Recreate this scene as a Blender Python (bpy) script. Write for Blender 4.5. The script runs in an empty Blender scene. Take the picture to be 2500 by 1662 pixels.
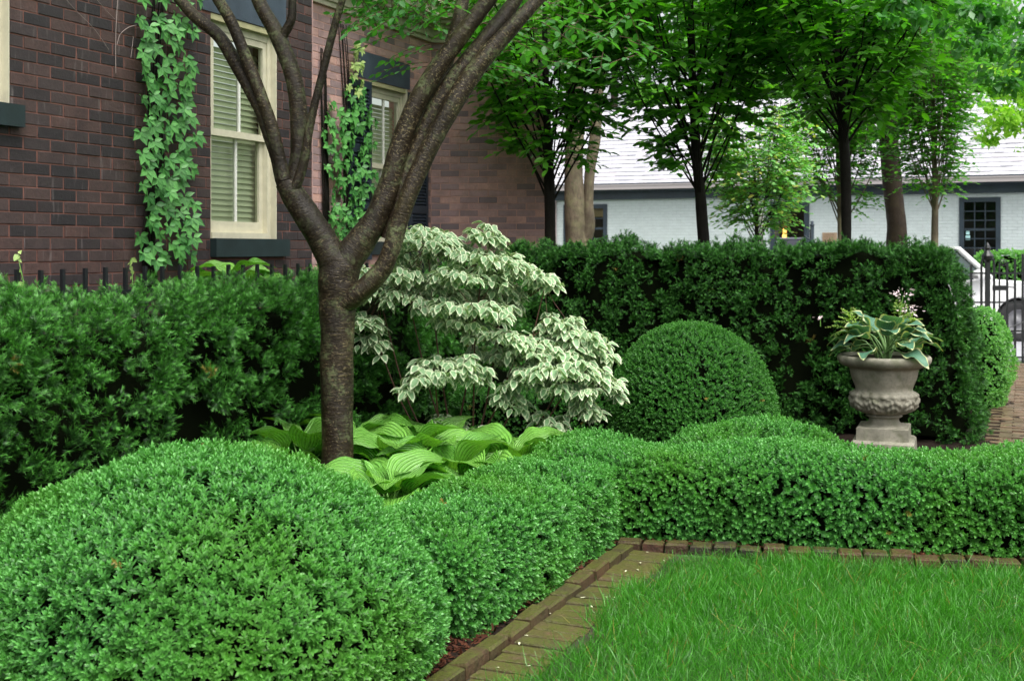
import bpy, math, random
import numpy as np
from mathutils import Vector, Matrix

random.seed(7)
rng = np.random.default_rng(7)
SC = bpy.context.scene
COL = SC.collection
PI = math.pi

# ------------------------------------------------------------------ camera, sky, sun, exposure
FP, CX, HY, EH = 2900.0, 1250.0, 610.0, 1.6      # focal length and horizon measured on the photograph (px), eye height (m)
cam_d = bpy.data.cameras.new('camera')
cam = bpy.data.objects.new('camera', cam_d)
COL.objects.link(cam)
cam.location = (0, 0, EH)
cam.rotation_euler = (PI / 2, 0, 0)
cam_d.sensor_width = 36.0
cam_d.lens = 36.0 * FP / 2500.0
cam_d.shift_y = -(831.0 - HY) / 2500.0
cam_d.clip_start = 0.05
cam_d.clip_end = 500
cam_d.dof.use_dof = True
cam_d.dof.focus_distance = 6.5
cam_d.dof.aperture_fstop = 5.0
SC.camera = cam

world = bpy.data.worlds.new('World')
SC.world = world
world.use_nodes = True
wn = world.node_tree
for n in list(wn.nodes):
    wn.nodes.remove(n)
w_out = wn.nodes.new('ShaderNodeOutputWorld')
w_bg = wn.nodes.new('ShaderNodeBackground')
w_sky = wn.nodes.new('ShaderNodeTexSky')
w_sky.sky_type = 'NISHITA'
w_sky.sun_disc = False
SUN_EL, SUN_AZ = 62.0, 150.0
w_sky.sun_elevation = math.radians(SUN_EL)
w_sky.sun_rotation = math.radians(SUN_AZ)
w_sky.air_density = 1.0
w_sky.dust_density = 6.0
w_hsv = wn.nodes.new('ShaderNodeHueSaturation')      # an overcast sky is nearly colourless
w_hsv.inputs['Saturation'].default_value = 0.22
wn.links.new(w_sky.outputs[0], w_hsv.inputs['Color'])
wn.links.new(w_hsv.outputs[0], w_bg.inputs['Color'])
w_bg.inputs['Strength'].default_value = 0.15
wn.links.new(w_bg.outputs[0], w_out.inputs[0])

sun_d = bpy.data.lights.new('sun', 'SUN')
sun_d.energy = 1.0
sun_d.angle = math.radians(40)
sun_d.color = (1.0, 0.97, 0.92)
sun = bpy.data.objects.new('sun', sun_d)
COL.objects.link(sun)
_az, _el = math.radians(SUN_AZ), math.radians(SUN_EL)
_sd = Vector((math.sin(_az) * math.cos(_el), math.cos(_az) * math.cos(_el), math.sin(_el)))
sun.rotation_euler = (-_sd).to_track_quat('-Z', 'Y').to_euler()
sun.location = (0, 0, 20)

SC.view_settings.view_transform = 'Standard'
SC.view_settings.look = 'None'
SC.view_settings.exposure = 1.05
SC.view_settings.gamma = 1.0
SC.view_settings.use_curve_mapping = False
SC.render.engine = 'CYCLES'
SC.cycles.use_denoising = True
SC.cycles.max_bounces = 7
SC.cycles.diffuse_bounces = 3
SC.cycles.glossy_bounces = 3
SC.cycles.transmission_bounces = 4
SC.cycles.transparent_max_bounces = 8
SC.cycles.caustics_reflective = False
SC.cycles.caustics_refractive = False


# ------------------------------------------------------------------ helpers: placing
def at(px, py, Y):
    """point at depth Y metres that the photograph shows at pixel (px, py) of 2500 x 1662"""
    return Vector(((px - CX) / FP * Y, Y, EH + (HY - py) / FP * Y))


def gr(px, py):
    Y = FP * EH / (py - HY)
    return Vector(((px - CX) / FP * Y, Y, 0))


WORLD = {}


def tag(o, label=None, cat=None, group=None, kind=None):
    if label: o['label'] = label
    if cat: o['category'] = cat
    if group: o['group'] = group
    if kind: o['kind'] = kind
    return o


def thing(name, loc, label, cat, group=None):
    o = bpy.data.objects.new(name, None)
    o.empty_display_size = 0.1
    COL.objects.link(o)
    o.location = loc
    WORLD[o.name] = Vector(loc)
    return tag(o, label, cat, group)


def link(o, parent=None, loc=(0, 0, 0), rz=0.0, rot=None):
    """loc is given in world space; parents are never turned or scaled"""
    COL.objects.link(o)
    base = WORLD[parent.name] if parent is not None else Vector((0, 0, 0))
    WORLD[o.name] = Vector(loc)
    if parent is not None:
        o.parent = parent
    o.location = Vector(loc) - base
    if rot is not None:
        o.rotation_euler = rot
    elif rz:
        o.rotation_euler = (0, 0, rz)
    return o


def obj(name, mesh, mat=None, parent=None, loc=(0, 0, 0), rz=0.0, rot=None, kind=None):
    o = bpy.data.objects.new(name, mesh)
    if mat is not None and not mesh.materials:
        mesh.materials.append(mat)
    link(o, parent, loc, rz, rot)
    if kind: o['kind'] = kind
    return o


# ------------------------------------------------------------------ helpers: meshes
def np_mesh(name, V, F, attrs=None, smooth=False):
    V = np.asarray(V, dtype=np.float32).reshape(-1, 3)
    F = np.asarray(F, dtype=np.int32)
    k = F.shape[1]
    me = bpy.data.meshes.new(name)
    me.vertices.add(len(V)); me.vertices.foreach_set('co', V.ravel())
    me.loops.add(F.size); me.loops.foreach_set('vertex_index', F.ravel())
    me.polygons.add(len(F)); me.polygons.foreach_set('loop_start', np.arange(len(F), dtype=np.int32) * k)
    if smooth:
        me.polygons.foreach_set('use_smooth', np.ones(len(F), dtype=bool))
    me.update(calc_edges=True)
    for nm, a in (attrs or {}).items():
        a = np.asarray(a, dtype=np.float32)
        if a.ndim == 1:
            t = me.attributes.new(nm, 'FLOAT', 'POINT'); t.data.foreach_set('value', a)
        else:
            if a.shape[1] == 2:
                a = np.concatenate([a, np.zeros((len(a), 1), dtype=np.float32)], 1)
            t = me.attributes.new(nm, 'FLOAT_VECTOR', 'POINT'); t.data.foreach_set('vector', a.ravel())
    return me


class MB:
    """collects boxes, quads and prisms as one mesh"""
    def __init__(s):
        s.v = []; s.f = []

    def add(s, vs, fs):
        n = len(s.v)
        s.v += [tuple(p) for p in vs]
        s.f += [tuple(i + n for i in f) for f in fs]
        return s

    def box(s, x0, x1, y0, y1, z0, z1, M=None):
        vs = [Vector((x, y, z)) for z in (z0, z1) for y in (y0, y1) for x in (x0, x1)]
        if M is not None: vs = [M @ v for v in vs]
        return s.add(vs, [(0, 2, 3, 1), (4, 5, 7, 6), (0, 1, 5, 4), (2, 6, 7, 3), (0, 4, 6, 2), (1, 3, 7, 5)])

    def bar(s, a, b, r, n=6, r2=None):
        a, b = Vector(a), Vector(b)
        d = (b - a).normalized()
        u = d.orthogonal().normalized(); w = d.cross(u)
        r2 = r if r2 is None else r2
        vs = [a + (u * math.cos(t) + w * math.sin(t)) * r for t in [2 * PI * i / n for i in range(n)]]
        vs += [b + (u * math.cos(t) + w * math.sin(t)) * r2 for t in [2 * PI * i / n for i in range(n)]]
        fs = [(i, (i + 1) % n, n + (i + 1) % n, n + i) for i in range(n)] + [tuple(range(n))[::-1], tuple(range(n, 2 * n))]
        return s.add(vs, fs)

    def lathe(s, prof, n=24, c=(0, 0, 0)):
        vs = []
        for r, z in prof:
            for i in range(n):
                t = 2 * PI * i / n
                vs.append((c[0] + r * math.cos(t), c[1] + r * math.sin(t), c[2] + z))
        fs = []
        for j in range(len(prof) - 1):
            for i in range(n):
                a = j * n + i; b = j * n + (i + 1) % n
                fs.append((a, b, b + n, a + n))
        fs.append(tuple(range(n))[::-1]); m = (len(prof) - 1) * n
        fs.append(tuple(range(m, m + n)))
        return s.add(vs, fs)

    def mesh(s, name, smooth=False):
        me = bpy.data.meshes.new(name)
        me.from_pydata(s.v, [], s.f)
        if smooth:
            for p in me.polygons: p.use_smooth = True
        me.update()
        return me

    def obj(s, name, mat, parent=None, smooth=False, loc=(0, 0, 0), rz=0.0, kind=None):
        return obj(name, s.mesh(name, smooth), mat, parent, loc, rz, kind=kind)


def tube_np(P, R, sides=8, jitter=0.0, seed=0):
    """tapered tube through points; returns V, F, luv (angle, length)"""
    P = np.asarray(P, float); R = np.asarray(R, float)
    n = len(P)
    T = np.gradient(P, axis=0); T /= np.linalg.norm(T, axis=1)[:, None] + 1e-9
    u = np.cross(T[0], [0.3, 0.9, 0.1]); u /= np.linalg.norm(u)
    U = []
    for i in range(n):
        u = u - T[i] * np.dot(u, T[i]); u /= np.linalg.norm(u) + 1e-9
        U.append(u)
    U = np.array(U); Wv = np.cross(T, U)
    th = np.arange(sides) * 2 * PI / sides
    rr = np.ones((n, sides))
    if jitter:
        r_ = np.random.default_rng(seed)
        ph = r_.uniform(0, 6, 4)
        L = np.arange(n)[:, None] * 0.5
        rr += jitter * (np.sin(2 * th[None] + L * 0.7 + ph[0]) + 0.7 * np.sin(3 * th[None] - L * 1.1 + ph[1]) + 0.6 * r_.standard_normal((n, sides)) * 0.5)
    V = P[:, None] + (U[:, None] * np.cos(th)[None, :, None] + Wv[:, None] * np.sin(th)[None, :, None]) * (R[:, None] * rr)[..., None]
    seg = np.concatenate([[0], np.cumsum(np.linalg.norm(np.diff(P, axis=0), axis=1))])
    luv = np.stack([np.broadcast_to(np.abs(((th / PI) % 2) - 1)[None], (n, sides)), np.broadcast_to(seg[:, None], (n, sides))], -1)
    F = []
    for i in range(n - 1):
        for j in range(sides):
            a = i * sides + j; b = i * sides + (j + 1) % sides
            F.append((a, b, b + sides, a + sides))
    return V.reshape(-1, 3), np.array(F, int), luv.reshape(-1, 2)


def join_np(parts):
    """list of (V, F, luv) -> one"""
    V, F, L, n = [], [], [], 0
    for v, f, l in parts:
        V.append(v); F.append(f + n); L.append(l); n += len(v)
    return np.concatenate(V), np.concatenate(F), np.concatenate(L)


def smooth_path(pts, k=6):
    """Catmull-Rom through points (any dimension)"""
    P = np.asarray(pts, float)
    P = np.concatenate([[2 * P[0] - P[1]], P, [2 * P[-1] - P[-2]]])
    out = []
    for i in range(1, len(P) - 2):
        for t in np.arange(k) / k:
            a, b, c, d = P[i - 1], P[i], P[i + 1], P[i + 2]
            out.append(0.5 * ((2 * b) + (c - a) * t + (2 * a - 5 * b + 4 * c - d) * t * t + (3 * b - a - 3 * c + d) * t ** 3))
    out.append(P[-2])
    return np.array(out)


def norm(v):
    return v / (np.linalg.norm(v, axis=-1, keepdims=True) + 1e-9)


def frames(Y, Z):
    """rotation matrices whose y axis is Y and whose z axis is as near Z as can be"""
    Y = norm(Y)
    X = norm(np.cross(Y, Z))
    Zn = np.cross(X, Y)
    return np.stack([X, Y, Zn], -1)


def spawn(tmpl, R, S, P, rnd=None, r=rng):
    """copies of template (V, F, luv, tip) -> V, F, attributes"""
    tv, tf, tl, tt = tmpl
    n = len(P); k = len(tv)
    S = np.asarray(S, float)
    S = S[:, None, None] if S.ndim == 1 else S
    V = np.einsum('nij,kj->nki', R, tv) * S + P[:, None]
    F = (tf[None] + (np.arange(n) * k)[:, None, None]).reshape(-1, tf.shape[1])
    if rnd is None: rnd = r.random(n)
    return V.reshape(-1, 3), F, dict(rnd=np.repeat(rnd, k), tip=np.tile(tt, n), luv=np.tile(tl, (n, 1)))


def merge(sets):
    V, F, A, n = [], [], {}, 0
    for v, f, a in sets:
        V.append(v); F.append(f + n); n += len(v)
        for k_, x in a.items(): A.setdefault(k_, []).append(x)
    return np.concatenate(V), np.concatenate(F), {k_: np.concatenate(x) for k_, x in A.items()}


def wav(P, scale, seed, oct=3):
    """smooth noise about -1..1"""
    r = np.random.default_rng(seed)
    out = np.zeros(len(P)); amp = 1.0; tot = 0
    for o in range(oct):
        s = 0
        for _ in range(4):
            kv = norm(r.standard_normal(3)) * scale * (1.9 ** o) * r.uniform(0.7, 1.3)
            s = s + np.sin(P @ kv * 2 * PI + r.uniform(0, 6.28))
        out += amp * s / 2.2; tot += amp; amp *= 0.6
    return out / tot


# ------------------------------------------------------------------ leaf templates
def leaf_grid(L, Wd, rows, cols, shape=0.7, power=0.8, fold=0.15, curl=0.0, wave=0.0, sharp=0.0):
    """ovate leaf along +y, normal +z; luv = (across -1..1, along 0..1)"""
    V, UV = [], []
    for i in range(rows + 1):
        t = i / rows
        w = max(math.sin(PI * min(1, t ** shape)), 0) ** power
        if sharp: w *= (1 - sharp * t ** 3)
        w = max(w, 0.02)
        for j in range(cols + 1):
            s = -1 + 2 * j / cols
            x = s * w * Wd / 2
            z = abs(s) * w * fold * Wd / 2 - curl * t * t * L + wave * Wd * math.sin(t * 9 + (2 if s > 0 else 0)) * abs(s) * w
            V.append((x, t * L, z)); UV.append((s, t))
    F = []
    c = cols + 1
    for i in range(rows):
        for j in range(cols):
            a = i * c + j
            F.append((a, a + 1, a + c + 1, a + c))
    return np.array(V), np.array(F, int), np.array(UV), np.full(len(V), 0.5)


def hex_leaf(L, Wd, fold=0.25, curl=0.1):
    V = np.array([(0, 0, 0), (-Wd * .38, L * .28, fold * Wd * .4), (-Wd * .42, L * .62, fold * Wd * .4 - curl * L * .3), (0, L, -curl * L),
                  (Wd * .42, L * .62, fold * Wd * .4 - curl * L * .3), (Wd * .38, L * .28, fold * Wd * .4)])
    F = np.array([(0, 3, 2, 1), (0, 5, 4, 3)])
    UV = np.array([(0, 0), (-1, .3), (-1, .6), (0, 1), (1, .6), (1, .3)])
    return V, F, UV, np.full(6, .5)


def dia_leaf(L, Wd, fold=0.3):
    V = np.array([(0, 0, 0), (-Wd * .5, L * .5, fold * Wd * .5), (0, L, 0), (Wd * .5, L * .5, fold * Wd * .5)])
    F = np.array([(0, 2, 1), (0, 3, 2)])
    UV = np.array([(0, 0), (-1, .5), (0, 1), (1, .5)])
    return V, F, UV, np.full(4, .5)


def sprig(leaf, n_pairs, gap, seed, open0=65, open1=28, whorl=2, size0=1.0, size1=0.7):
    """shoot along +y with leaves in pairs or whorls that turn as they climb; the tip attribute climbs from 0 to 1"""
    r = np.random.default_rng(seed)
    lv, lf, luv, _ = leaf
    V, F, UV, T, n = [], [], [], [], 0
    for i in range(n_pairs):
        t = i / max(1, n_pairs - 1)
        op = math.radians(open0 + (open1 - open0) * t)
        for w in range(whorl):
            az = i * (PI / 2 if whorl == 2 else 1.1) + w * 2 * PI / whorl + r.uniform(-.35, .35)
            d = np.array([math.cos(az) * math.sin(op), math.cos(op), math.sin(az) * math.sin(op)])
            d = norm(d + r.normal(0, .12, 3))
            up = np.array([-math.cos(az) * math.cos(op), math.sin(op), -math.sin(az) * math.cos(op)])
            M = frames(d[None], up[None])[0]
            s = (size0 + (size1 - size0) * t) * r.uniform(.85, 1.15)
            V.append((lv * s) @ M.T + np.array([0, i * gap, 0])); F.append(lf + n); n += len(lv)
            UV.append(luv); T.append(np.full(len(lv), t))
    return np.concatenate(V), np.concatenate(F), np.concatenate(UV), np.concatenate(T)


def yew_tuft(seed, shoots=7, needles=6, L=0.050, nl=0.020, nw=0.0040, spread=0.85):
    r = np.random.default_rng(seed)
    V, F, UV, T = [], [], [], []
    for s in range(shoots):
        d = norm(np.array([r.normal(0, spread), 1.0, r.normal(0, spread * .8)]))
        o = np.array([r.normal(0, .012), r.uniform(-.03, .01), r.normal(0, .012)])
        sag = np.array([0, 0, -0.35])
        side = norm(np.cross(d, [r.normal(0, .4), 0.2, 1.0]))
        up = np.cross(side, d)
        l_ = L * r.uniform(.6, 1.15)
        for k in range(needles):
            t = (k + .5) / needles
            p = o + d * l_ * t + sag * L * t * t * .4
            for sg in (-1, 1):
                nd = norm(side * sg * (1.0 - .5 * t) + d * (.55 + .6 * t) + up * r.normal(.12, .2))
                wv = norm(np.cross(nd, up + r.normal(0, .3, 3)))
                n = len(V)
                ln = nl * r.uniform(.8, 1.15)
                V += [p - wv * nw / 2, p + wv * nw / 2, p + nd * ln]
                F.append((n, n + 1, n + 2)); UV += [(-1, 0), (1, 0), (0, 1)]; T += [t, t, t]
    return np.array(V), np.array(F, int), np.array(UV), np.array(T)


# ------------------------------------------------------------------ materials
def mat(name):
    m = bpy.data.materials.new(name)
    m.use_nodes = True
    nt = m.node_tree
    for n in list(nt.nodes): nt.nodes.remove(n)
    out = nt.nodes.new('ShaderNodeOutputMaterial')
    bs = nt.nodes.new('ShaderNodeBsdfPrincipled')
    nt.links.new(bs.outputs[0], out.inputs[0])
    return m, nt, bs, out


def nd(nt, t, **kw):
    n = nt.nodes.new(t)
    for k_, v in kw.items():
        if hasattr(n, k_) and not k_.startswith('i_'): setattr(n, k_, v)
        elif k_.startswith('i_'): n.inputs[k_[2:].replace('_', ' ')].default_value = v
    return n


def L(nt, a, b): nt.links.new(a, b)


def mix(nt, fac, a, b, mode='MIX'):
    n = nt.nodes.new('ShaderNodeMix'); n.data_type = 'RGBA'; n.blend_type = mode; n.clamp_factor = True
    for s, v in ((n.inputs[0], fac), (n.inputs[6], a), (n.inputs[7], b)):
        if isinstance(v, (int, float)): s.default_value = v
        elif isinstance(v, tuple): s.default_value = v if len(v) == 4 else (*v, 1)
        else: nt.links.new(v, s)
    return n.outputs[2]


def ramp(nt, src, stops, interp='LINEAR'):
    n = nt.nodes.new('ShaderNodeValToRGB'); n.color_ramp.interpolation = interp
    e = n.color_ramp.elements
    while len(e) < len(stops): e.new(0.5)
    for el, (p, c) in zip(e, stops):
        el.position = p; el.color = (c, c, c, 1) if isinstance(c, (int, float)) else (*c, 1)
    nt.links.new(src, n.inputs[0])
    return n.outputs[0]


def mth(nt, op, a, b=None, c=None):
    n = nt.nodes.new('ShaderNodeMath'); n.operation = op
    for i, v in enumerate((a, b, c)):
        if v is None: continue
        if isinstance(v, (int, float)): n.inputs[i].default_value = v
        else: nt.links.new(v, n.inputs[i])
    return n.outputs[0]


def attr(nt, name, out='Fac'):
    n = nt.nodes.new('ShaderNodeAttribute'); n.attribute_name = name
    return n.outputs[out]


def noise(nt, scale, detail=4, rough=.55, vec=None, dist=0.0):
    n = nt.nodes.new('ShaderNodeTexNoise')
    n.inputs['Scale'].default_value = scale; n.inputs['Detail'].default_value = detail; n.inputs['Roughness'].default_value = rough
    n.inputs['Distortion'].default_value = dist
    if vec is None:
        tc = nt.nodes.new('ShaderNodeTexCoord'); vec = tc.outputs['Object']
    nt.links.new(vec, n.inputs['Vector'])
    return n.outputs['Fac']


def bump(nt, bs, h, strength=.4, dist=.01):
    b = nt.nodes.new('ShaderNodeBump'); b.inputs['Strength'].default_value = strength; b.inputs['Distance'].default_value = dist
    nt.links.new(h, b.inputs['Height']); nt.links.new(b.outputs[0], bs.inputs['Normal'])
    return b


def translucent(nt, bs, out, col, fac):
    tr = nt.nodes.new('ShaderNodeBsdfTranslucent'); ms = nt.nodes.new('ShaderNodeMixShader')
    if isinstance(col, tuple): tr.inputs[0].default_value = (*col, 1)
    else: nt.links.new(col, tr.inputs[0])
    ms.inputs[0].default_value = fac
    nt.links.new(bs.outputs[0], ms.inputs[1]); nt.links.new(tr.outputs[0], ms.inputs[2]); nt.links.new(ms.outputs[0], out.inputs[0])


def leaf_mat(name, c0, c1, tipc=None, tip_at=.6, rough=.42, spec=.5, trans=.28, tcol=None, vary=.0, patch=None):
    m, nt, bs, out = mat(name)
    col = mix(nt, attr(nt, 'rnd'), c0, c1)
    if tipc is not None:
        f = ramp(nt, attr(nt, 'tip'), [(tip_at - .25, 0.0), (min(1, tip_at + .3), 1.0)])
        col = mix(nt, f, col, tipc)
    if patch is not None:        # broad patches of yellower growth
        f = ramp(nt, noise(nt, patch[1], 2), [(.45, 0.0), (.68, 1.0)])
        col = mix(nt, mth(nt, 'MULTIPLY', f, patch[2]), col, patch[0])
    col = mix(nt, ramp(nt, attr(nt, 'rnd'), [(.985, 0.0), (.995, .85)]), col, (.30, .20, .05)) if name.startswith(('boxwood', 'yew', 'grass')) else col
    L(nt, col, bs.inputs['Base Color'])
    bs.inputs['Roughness'].default_value = rough
    bs.inputs['Specular IOR Level'].default_value = spec
    if trans:
        tc = mix(nt, 1.0, col, tcol or (1.5, 1.9, .5), 'MULTIPLY')
        translucent(nt, bs, out, tc, trans)
    return m


def flat(name, c, rough=.6, spec=.5, metal=0.0, nscale=None, namt=.2, bmp=0.0, bscale=60):
    m, nt, bs, out = mat(name)
    bs.inputs['Roughness'].default_value = rough
    bs.inputs['Specular IOR Level'].default_value = spec
    bs.inputs['Metallic'].default_value = metal
    if nscale:
        f = noise(nt, nscale, 5)
        L(nt, mix(nt, ramp(nt, f, [(.3, 0.0), (.7, 1.0)]), tuple(x * (1 - namt) for x in c), tuple(min(1, x * (1 + namt)) for x in c)), bs.inputs['Base Color'])
    else:
        bs.inputs['Base Color'].default_value = (*c, 1)
    if bmp: bump(nt, bs, noise(nt, bscale, 4), bmp, .006)
    return m


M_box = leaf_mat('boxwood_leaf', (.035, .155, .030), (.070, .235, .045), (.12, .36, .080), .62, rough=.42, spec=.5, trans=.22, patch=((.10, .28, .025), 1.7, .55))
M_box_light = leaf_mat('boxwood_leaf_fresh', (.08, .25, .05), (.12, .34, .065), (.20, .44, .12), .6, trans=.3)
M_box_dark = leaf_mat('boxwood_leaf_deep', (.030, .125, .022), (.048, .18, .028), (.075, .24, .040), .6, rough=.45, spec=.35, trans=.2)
M_yew = leaf_mat('yew_needle', (.009, .048, .008), (.022, .092, .013), (.085, .29, .042), .55, rough=.45, spec=.4, trans=.15)
M_yew_back = leaf_mat('yew_needle_back', (.008, .044, .007), (.018, .082, .011), (.055, .20, .028), .58, rough=.55, spec=.3, trans=.12)
M_core = flat('shaded_twig_mass', (.0045, .0065, .003), rough=1.0, spec=.0)  # solid twig mass; the shade between sprigs is put into its near-black colour
M_grass = leaf_mat('grass_blade', (.016, .105, .005), (.055, .26, .012), (.10, .36, .040), .75, rough=.35, spec=.5, trans=.3)
M_tree = leaf_mat('tree_leaf', (.040, .150, .016), (.105, .30, .030), rough=.38, spec=.5, trans=.48, tcol=(1.6, 2.2, .4))
M_tree_near = leaf_mat('tree_leaf_near', (.05, .17, .045), (.08, .25, .06), rough=.38, spec=.5, trans=.4, tcol=(1.6, 2.1, .5))
M_tree_fresh = leaf_mat('tree_leaf_fresh', (.15, .40, .11), (.26, .54, .17), (.50, .45, .12), .95, rough=.4, spec=.5, trans=.35)
M_far = leaf_mat('far_leaf', (.06, .19, .025), (.14, .34, .04), rough=.5, spec=.3, trans=.42)
M_far_yel = leaf_mat('far_leaf_yellow', (.20, .38, .04), (.32, .52, .07), rough=.5, spec=.3, trans=.45)
M_fern = leaf_mat('fern_leaf', (.22, .34, .08), (.34, .45, .14), rough=.5, spec=.4, trans=.3)


def dogwood_mat():
    m, nt, bs, out = mat('variegated_leaf')
    sp = nd(nt, 'ShaderNodeSeparateXYZ'); L(nt, attr(nt, 'luv', 'Vector'), sp.inputs[0])
    a = mth(nt, 'ABSOLUTE', sp.outputs[0])
    e = mth(nt, 'MAXIMUM', mth(nt, 'POWER', a, 1.3), mth(nt, 'MULTIPLY', mth(nt, 'ABSOLUTE', mth(nt, 'SUBTRACT', sp.outputs[1], .46)), 1.75))
    w = mth(nt, 'ADD', e, mth(nt, 'MULTIPLY', mth(nt, 'SUBTRACT', noise(nt, 60, 2), .5), .45))
    edge = ramp(nt, w, [(.54, 0.0), (.62, 1.0)])
    green = mix(nt, attr(nt, 'rnd'), (.17, .32, .15), (.24, .41, .20))
    vein = ramp(nt, mth(nt, 'SINE', mth(nt, 'MULTIPLY', mth(nt, 'ADD', sp.outputs[1], mth(nt, 'MULTIPLY', a, -.35)), 34)), [(.75, 0.0), (1.0, .35)])
    green = mix(nt, vein, green, (.30, .46, .26))
    col = mix(nt, edge, green, (.64, .72, .48))
    L(nt, col, bs.inputs['Base Color'])
    bs.inputs['Roughness'].default_value = .45
    translucent(nt, bs, out, mix(nt, 1.0, col, (1.0, 1.1, .6), 'MULTIPLY'), .25)
    return m


def hosta_mat(name, g0, g1, rim=None, veins=9.0, gloss=.33, vb=.5):
    m, nt, bs, out = mat(name)
    sp = nd(nt, 'ShaderNodeSeparateXYZ'); L(nt, attr(nt, 'luv', 'Vector'), sp.inputs[0])
    a = mth(nt, 'ABSOLUTE', sp.outputs[0])
    v = mth(nt, 'SINE', mth(nt, 'MULTIPLY', a, veins * 2 * PI))
    oi = nd(nt, 'ShaderNodeObjectInfo')
    col = mix(nt, oi.outputs['Random'], g0, g1)
    col = mix(nt, ramp(nt, v, [(.0, .0), (1.0, .35)]), col, tuple(min(1, x * 1.55) for x in g1))
    col = mix(nt, ramp(nt, noise(nt, 9, 3), [(.35, 0.0), (.75, .5)]), col, tuple(x * .55 for x in g0))
    if rim is not None:
        e = mth(nt, 'MAXIMUM', a, mth(nt, 'MULTIPLY', mth(nt, 'ABSOLUTE', mth(nt, 'SUBTRACT', sp.outputs[1], .42)), 1.65))
        w = mth(nt, 'ADD', e, mth(nt, 'MULTIPLY', mth(nt, 'SUBTRACT', noise(nt, 40, 2), .5), .25))
        col = mix(nt, ramp(nt, w, [(.80, 0.0), (.86, 1.0)]), col, rim)
    col = mix(nt, ramp(nt, noise(nt, 55, 2, .5), [(.72, 0.0), (.76, .6)]), col, (.30, .32, .12))
    L(nt, col, bs.inputs['Base Color'])
    L(nt, ramp(nt, noise(nt, 30, 3), [(.3, gloss - .12), (.7, gloss + .15)]), bs.inputs['Roughness'])
    bump(nt, bs, v, vb, .004)
    translucent(nt, bs, out, mix(nt, 1.0, col, (1.1, 1.3, .4), 'MULTIPLY'), .22)
    return m


M_dog = dogwood_mat()
M_hosta = hosta_mat('hosta_leaf', (.115, .34, .045), (.23, .52, .085), None, 6.0, gloss=.27, vb=1.0)
M_hosta_v = hosta_mat('hosta_leaf_edged', (.075, .20, .125), (.12, .27, .17), (.56, .60, .30), 5.0, .4, .35)


def creeper_mat(name, c0, c1):
    m, nt, bs, out = mat(name)
    oi = nd(nt, 'ShaderNodeObjectInfo')
    sp = nd(nt, 'ShaderNodeSeparateXYZ'); L(nt, attr(nt, 'luv', 'Vector'), sp.inputs[0])
    col = mix(nt, mth(nt, 'FRACT', mth(nt, 'ADD', oi.outputs['Random'], attr(nt, 'rnd'))), c0, c1)
    a = mth(nt, 'ABSOLUTE', sp.outputs[0])
    f = ramp(nt, a, [(.0, .55), (.10, .0)])
    col = mix(nt, f, col, tuple(min(1, x * 1.8) for x in c1))
    L(nt, col, bs.inputs['Base Color']); bs.inputs['Roughness'].default_value = .45
    translucent(nt, bs, out, mix(nt, 1.0, col, (1.2, 1.5, .6), 'MULTIPLY'), .2)
    return m


M_creep = creeper_mat('creeper_leaf', (.038, .165, .035), (.125, .37, .085))
M_creep_y = creeper_mat('creeper_leaf_yellow', (.28, .42, .12), (.40, .52, .18))


def bark_mat(name, dark, light, lichen, lamt=.5, ring=1.0, wet=.45, vertical=False, spec=.28):
    m, nt, bs, out = mat(name)
    bs.inputs['Specular IOR Level'].default_value = spec
    mp = nd(nt, 'ShaderNodeMapping'); L(nt, attr(nt, 'luv', 'Vector'), mp.inputs[0])
    mp.inputs['Scale'].default_value = (2.0, 22, 1) if not vertical else (9, 5, 1)
    tc = nd(nt, 'ShaderNodeTexCoord')
    n1 = noise(nt, 1.6, 5, .6, mp.outputs[0], .4)
    mp2 = nd(nt, 'ShaderNodeMapping'); L(nt, attr(nt, 'luv', 'Vector'), mp2.inputs[0]); mp2.inputs['Scale'].default_value = (4.5, 62, 1) if not vertical else (30, 9, 1)
    n2 = noise(nt, 1.5, 5, .68, mp2.outputs[0], .7)
    n3 = noise(nt, 9, 5, .6)
    n4 = noise(nt, 42, 4, .6)
    col = mix(nt, ramp(nt, n1, [(.35, 0.0), (.65, 1.0)]), dark, tuple(x * 1.7 for x in dark))
    zone = ramp(nt, noise(nt, 3.2, 3, .5), [(.35, .25), (.62, 1.0)])
    col = mix(nt, mth(nt, 'MULTIPLY', ramp(nt, n2, [(.55, 0.0), (.63, .9)]), zone), col, light)
    col = mix(nt, ramp(nt, noise(nt, 5.5, 4, .6), [(.50, 0.0), (.72, .55)]), col, tuple(x * 2.8 for x in (dark[0], dark[1] * 1.25, dark[2] * .9)))
    lf = mth(nt, 'MULTIPLY', ramp(nt, n3, [(.5, 0.0), (.62, 1.0)]), ramp(nt, n4, [(.42, 0.0), (.6, 1.0)]))
    col = mix(nt, mth(nt, 'MULTIPLY', lf, lamt), col, lichen)
    fl = mth(nt, 'MULTIPLY', ramp(nt, noise(nt, 75, 3, .6), [(.60, 0.0), (.66, 1.0)]), ramp(nt, noise(nt, 4.3, 3), [(.42, 0.0), (.60, .85)]))
    col = mix(nt, fl, col, tuple(min(1, x * 1.15) for x in light))
    col = mix(nt, ramp(nt, noise(nt, 2.4, 4, .6), [(.45, 0.0), (.65, .75)]), col, tuple(x * .55 for x in dark))
    L(nt, col, bs.inputs['Base Color'])
    L(nt, ramp(nt, n3, [(.3, wet), (.7, wet + .35)]), bs.inputs['Roughness'])
    bump(nt, bs, mth(nt, 'ADD', mth(nt, 'MULTIPLY', n1, ring), mth(nt, 'ADD', n2, mth(nt, 'MULTIPLY', n4, .8))), .55, .010)
    return m


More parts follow.
